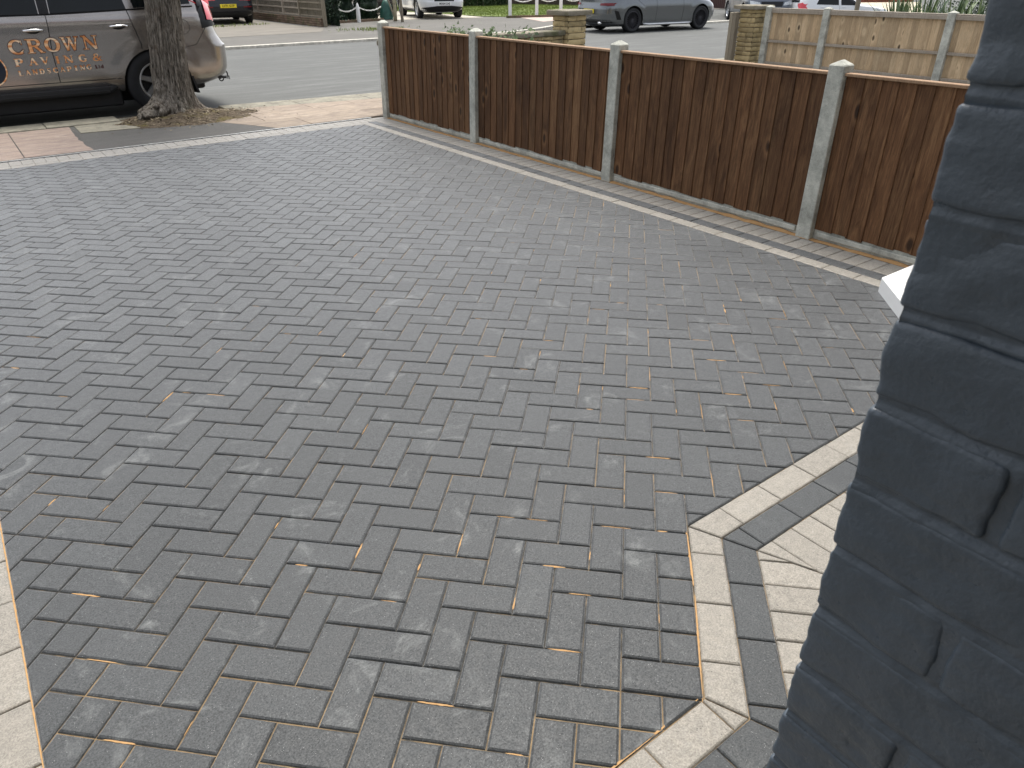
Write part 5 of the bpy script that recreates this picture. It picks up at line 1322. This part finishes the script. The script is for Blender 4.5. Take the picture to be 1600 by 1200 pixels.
# low edging under the chain posts
def edging(name, a, b, label, h=.09):
    mb = MB(); d = (b - a).normalized(); n = Vector((-d.y, d.x, 0)) * .09
    P = [(a.x, a.y), (b.x, b.y), (b.x + n.x, b.y + n.y), (a.x + n.x, a.y + n.y)]
    mb.face([(x, y, h) for x, y in P]); 
    for i in range(4): p, q = P[i], P[(i + 1) % 4]; mb.face([(p[0], p[1], -.02), (q[0], q[1], -.02), (q[0], q[1], h), (p[0], p[1], h)])
    tag(mb.build(name, M_oldbrick), label, 'edging')
edging('edging', at(512, 38), at(600, 32.5), 'low mossy edging at the foot of the dark conifers')
edging('edging', at(792, 28.5), at(905, 26), 'low brown edging along the front of the lawn')
# conifers
for k, (px, d_, hh, rw_, lab_) in enumerate([(541, 27.6, 1.9, .62, 'dark green conifer shrub nearest the white turned post'), (578, 28.2, 2.1, .62, 'dark green conifer shrub on the right side of the pair')]):
    p = far_at(px, d_); t = empty('shrub', (p.x, p.y, 0), 0, lab_, 'shrub', 'dark conifer shrubs'); rr = random.Random(40 + k)
    mb = MB(); mb.tube([(0, 0, 0), (0, 0, hh * .8)], [.05, .02], 8); mb.build('trunk', M_bark, t)
    mb = MB()
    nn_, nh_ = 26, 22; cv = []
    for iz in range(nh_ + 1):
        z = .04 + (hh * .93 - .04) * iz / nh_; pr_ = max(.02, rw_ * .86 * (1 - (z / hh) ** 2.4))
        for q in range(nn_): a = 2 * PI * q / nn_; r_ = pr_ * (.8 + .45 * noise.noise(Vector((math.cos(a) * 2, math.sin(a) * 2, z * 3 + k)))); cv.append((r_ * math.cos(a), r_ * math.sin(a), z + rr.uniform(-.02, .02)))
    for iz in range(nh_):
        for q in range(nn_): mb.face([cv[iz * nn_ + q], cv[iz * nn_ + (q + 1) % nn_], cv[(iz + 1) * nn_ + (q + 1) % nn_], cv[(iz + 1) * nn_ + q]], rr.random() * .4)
    for q in range(7500):
        z = rr.uniform(.03, hh); prof = rw_ * (1 - (z / hh) ** 2.4) * (.85 + .3 * noise.noise(Vector((z * 3, k, 0)))) ; a = rr.uniform(0, 2 * PI); r_ = prof * (rr.random() ** .35) * (.85 + .35 * noise.noise(Vector((math.cos(a) * 2, math.sin(a) * 2, z * 3 + k))))
        c = Vector((r_ * math.cos(a), r_ * math.sin(a), z)); u = Vector((math.cos(a) * .5 + rr.gauss(0, .4), math.sin(a) * .5 + rr.gauss(0, .4), 1)).normalized(); v = u.orthogonal().normalized(); s_ = rr.uniform(.06, .14)
        mb.face([c, c + u * s_ * .5 + v * s_ * .25, c + u * s_, c + u * s_ * .5 - v * s_ * .25], rr.random())
    mb.build('foliage', M_leafd, t)
# lawn
lawnP = [(18.1, 26.5), (18.75, 25.5), (19.5, 24.85), (20.6, 24.2), (22.2, 24.0), (29.0, 33.0), (29.0, 42), (18.0, 42)]
sheet('lawn', [lawnP], M_lawn, 0.03, thick=.03)
mb = MB(); rr = random.Random(31)
lp = lawnP if area(lawnP) > 0 else lawnP[::-1]
def inside(x, y):
    c = False
    for i in range(len(lp)):
        a, b = lp[i], lp[i - 1]
        if (a[1] > y) != (b[1] > y) and x < (b[0] - a[0]) * (y - a[1]) / (b[1] - a[1]) + a[0]: c = not c
    return c
cnt = 0
while cnt < 26000:
    x, y = rr.uniform(18, 28), rr.uniform(24, 38)
    if not inside(x, y): continue
    cnt += 1; h = rr.uniform(.025, .07) * (1 + .5 * noise.noise(Vector((x, y, 0)))); a = rr.uniform(0, 2 * PI); w_ = .012
    mb.face([(x - w_ * math.cos(a), y - w_ * math.sin(a), .03), (x + w_ * math.cos(a), y + w_ * math.sin(a), .03), (x + rr.gauss(0, .015), y + rr.gauss(0, .015), .03 + h)], min(1, max(0, .5 + .6 * noise.noise(Vector((x * .8, y * .8, 5))) + rr.gauss(0, .15))))
tag(mb.build('grass', M_grass), 'short sunlit grass of the front lawn', 'grass', kind='stuff')
mb = MB(); rr = random.Random(33)
for (px, py, n, s_) in ((345, 42, 90, .35), (398, 39, 80, .3), (585, 46, 260, .55), (447, 30, 60, .25), (598, 47, 100, .3), (500, 40, 60, .2)):
    c = at(px, py)
    for _ in range(n):
        x, y = c.x + rr.gauss(0, s_), c.y + rr.gauss(0, s_ * .6); a = rr.uniform(0, 6.28); h = rr.uniform(.03, .10)
        mb.face([(x - .015 * math.cos(a), y - .015 * math.sin(a), 0), (x + .015 * math.cos(a), y + .015 * math.sin(a), 0), (x + rr.gauss(0, .04), y + rr.gauss(0, .04), h)], rr.random())
tag(mb.build('weeds', M_grass), 'small tufts of weeds growing through the far footpath and drive', 'weeds', kind='stuff')
# long hedge behind the lawn
a, b = far_at(668, 37.5), far_at(800, 39.5)
hg = empty('hedge', (a.x, a.y, 0), 0, 'mixed green hedge behind the lawn and the white car', 'hedge'); mb = MB(); rr = random.Random(35)
for i in range(40):
    for j in range(10):
        def hp(t, z): c = a.lerp(b, t) - a; return (c.x, c.y + .12 * noise.noise(Vector((t * 40, z * 4, 1))), z)
        mb.face([hp(i / 40, j * .16), hp((i + 1) / 40, j * .16), hp((i + 1) / 40, j * .16 + .16), hp(i / 40, j * .16 + .16)], rr.random() * .3)
for _ in range(15000):
    t = rr.random(); z = rr.uniform(.0, 1.7); d_ = rr.gauss(0, .28); c = a.lerp(b, t) - a + Vector((d_ * .6, d_, z + .15 * noise.noise(Vector((t * 30, z, 0)))))
    u = Vector((rr.gauss(0, 1), rr.gauss(0, 1), rr.gauss(0, 1))).normalized(); v = u.orthogonal().normalized(); s_ = rr.uniform(.05, .12)
    mb.face([c, c + u * s_ * .5 + v * s_ * .3, c + u * s_, c + u * s_ * .5 - v * s_ * .3], min(1, max(0, .35 + .9 * noise.noise(c * 1.6) + rr.gauss(0, .12))))
mb.build('foliage', M_leaf, hg)
mb = MB()
for i in range(14): c = a.lerp(b, (i + .5) / 14) - a; mb.tube([(c.x, c.y, 0), (c.x + rr.gauss(0, .05), c.y, 1.2)], [.03, .015], 6)
mb.build('stem', M_birch, hg)
# dark brown fence closing the lawn
a, b = far_at(792, 41), far_at(915, 38); L = (b - a).length; fz = empty('fence', (a.x, a.y, 0), math.atan2(b.y - a.y, b.x - a.x), 'dark brown close board fence at the back of the lawn', 'fence')
mb = MB(); x = 0
while x < L: mb.box(x, x + .145, 0, .02, .05, 1.5, rr.random()); x += .15
mb.build('fence_panel', M_brownf, fz); mb = MB(); mb.box(0, L, -.03, -.003, .35, .43, .9); mb.box(0, L, -.03, -.003, 1.1, 1.18, .9); mb.build('rail', M_brownf, fz)
# brown corrugated shed on the far right
a = far_at(1103, 36.2); b = far_at(1146, 34.2); L = (b - a).length; sh = empty('shed', (a.x, a.y, 0), math.atan2(b.y - a.y, b.x - a.x), 'dark brown corrugated shed beyond the front of the grey saloon', 'shed')
mb = MB(); n = 60; vs = []
for i in range(n + 1): x = L * i / n; y = -.02 * math.cos(i * PI * .5); vs += [(x, y, 0), (x, y, 2.2)]
mb.add(vs, [(2 * i, 2 * i + 2, 2 * i + 3, 2 * i + 1) for i in range(n)]); mb.box(0, L, .05, 2.5, 0, 2.19); mb.build('wall', M_brownshed, sh)
mb = MB(); mb.box(-.1, L + .1, -.1, 2.6, 2.2, 2.28, bev=.01); mb.build('roof', M_brownshed, sh)
# young street tree with stake and green watering bag
yt_p = at(618, 33.2)
yt = empty('young_tree', (yt_p.x, yt_p.y, 0), 0, 'young pale barked tree with a green watering bag just past the first fence post', 'tree')
mb = MB(); pts = [(0, 0, 0), (.01, .0, .5), (-.01, .02, 1.1), (.03, 0, 2.0), (.0, .02, 3.0)]; mb.tube(pts, [.075, .06, .055, .045, .02], 12); mb.build('trunk', M_birch, yt, smooth=True)
mb = MB(); rr = random.Random(50); leafcloud(mb, (0, 0, 2.9), (.9, .9, .8), 900, .08, rr, .3, clump=14); mb.build('crown', M_leaf, yt)
bgp = at(605, 31) - yt_p; mb = MB(); vs = []; 
prof = [(0.02, .24), (.12, .26), (.3, .235), (.5, .19), (.62, .13), (.70, .07)]
for z, r_ in prof:
    for k in range(20): a = 2 * PI * k / 20; q = r_ * (1 + .10 * math.sin(5 * a + z * 9)); vs.append((bgp.x + q * math.cos(a), bgp.y + q * math.sin(a), z))
mb.add(vs, [(i * 20 + k, i * 20 + (k + 1) % 20, (i + 1) * 20 + (k + 1) % 20, (i + 1) * 20 + k) for i in range(len(prof) - 1) for k in range(20)] + [tuple(range(20)), tuple(range(100, 120))]); mb.build('watering_bag', M_bag, yt, smooth=True)
st_p = at(629, 34.5)
mb = MB(); mb.tube([(0, 0, 0), (-.04, 0, 1.5)], [.055, .05], 10); o = mb.build('tree_stake', M_post2); o.location = st_p; tag(o, 'grey round timber stake left of the white car wheel', 'stake')
lt = at(608, 31); mb = MB(); mb.tube([(0, 0, 0), (-.30, .25, 1.15)], [.035, .03], 8); o = mb.build('tree_stake', M_post2); o.location = (lt.x + .12, lt.y - .3, 0); tag(o, 'leaning timber stake in front of the green watering bag', 'stake')
# low plants showing over the near fence
mb = MB(); rr = random.Random(51); pl = empty('shrub', (4.25, 6.0, 0), 0, 'low garden shrub whose leaf tips show over the first fence panel', 'shrub')
for (x, y) in ((0, .9), (.02, .45), (.0, .0), (0.03, -.35)): leafcloud(mb, (x, y, .83), (.16, .22, .20), 260, .05, rr, .4)
mb.build('foliage', M_leaf, pl); mb = MB()
for (x, y) in ((0, .9), (.02, .45), (.0, .0), (0.03, -.35)): mb.tube([(x, y, 0), (x + .02, y, .8)], [.02, .01], 6)
mb.build('stem', M_bark, pl)
# spiky strap-leaved plants behind the pale fence
for k, (px, dep, n, lab_) in enumerate([(1412, 13.0, 90, 'spiky strap leaved plant leftmost behind the pale fence'), (1452, 12.6, 110, 'spiky strap leaved plant second from the left behind the pale fence'), (1496, 12.0, 110, 'spiky strap leaved plant behind the pale fence post'), (1538, 11.6, 90, 'spiky strap leaved plant nearest the blue brick wall')]):
    p = far_at(px, dep, .9); rr = random.Random(60 + k); t = empty('strap_plant', (p.x, p.y, 0), 0, lab_, 'plant', 'spiky plants behind the pale fence'); mb = MB()
    for _ in range(n):
        a = rr.uniform(0, 2 * PI); L = rr.uniform(.8, 1.45); ln = rr.uniform(.12, .75); w_ = rr.uniform(.018, .034); d = Vector((math.cos(a), math.sin(a), 0)); s_ = Vector((-d.y, d.x, 0)); prev = None; r_ = rr.random()
        for i in range(7):
            t_ = i / 6; c = d * (ln * t_ ** 1.6 + .04) + Vector((0, 0, L * (t_ - .28 * ln * t_ ** 2.5))); ww = w_ * (1 - t_ ** 3) + .001
            cur = (c + s_ * ww, c - s_ * ww)
            if prev: mb.face([prev[0], prev[1], cur[1], cur[0]], r_)
            prev = cur
    mb.build('foliage', M_strap, t)
p = far_at(1548, 13.5, .9); rr = random.Random(70); t = empty('shrub', (p.x, p.y, 0), 0, 'dark leafy bush behind the spiky plants at the right', 'shrub'); mb = MB(); leafcloud(mb, (0, 0, 1.1), (.7, .7, .7), 1800, .07, rr, .4, clump=16); mb.build('foliage', M_leafd, t); mb = MB(); mb.tube([(0, 0, 0), (0, 0, 1)], [.04, .02], 6); mb.build('stem', M_bark, t)
# pole and pale forecourt at the far right
p = far_at(1346, 17.5, .9); mb = MB(); mb.tube([(0, 0, 0), (0, 0, 2.6)], .055, 12); o = mb.build('post', M_post2); o.location = (p.x, p.y, 0); tag(o, 'plain grey pole just right of the white hatchback', 'post')
P = [at(1335, 20), at(1440, 24), at(1440, 4), at(1335, 3)]
sheet('forecourt', [[(q.x, q.y) for q in P]], plain('pale_gravel', (0.46, 0.40, 0.30), .9, var=.15, scale=4), 0.022)
a = far_at(1370, 40); mb = MB(); stone_courses(mb, -1.5, 2.2, 0, .3, 0, .5, random.Random(8), ch=.09); o = mb.build('brick_wall', [M_redbrick, M_mortar]); o.location = (a.x, a.y, 0); o.rotation_euler = (0, 0, -.65); tag(o, 'low red brick wall behind the pale forecourt', 'wall')
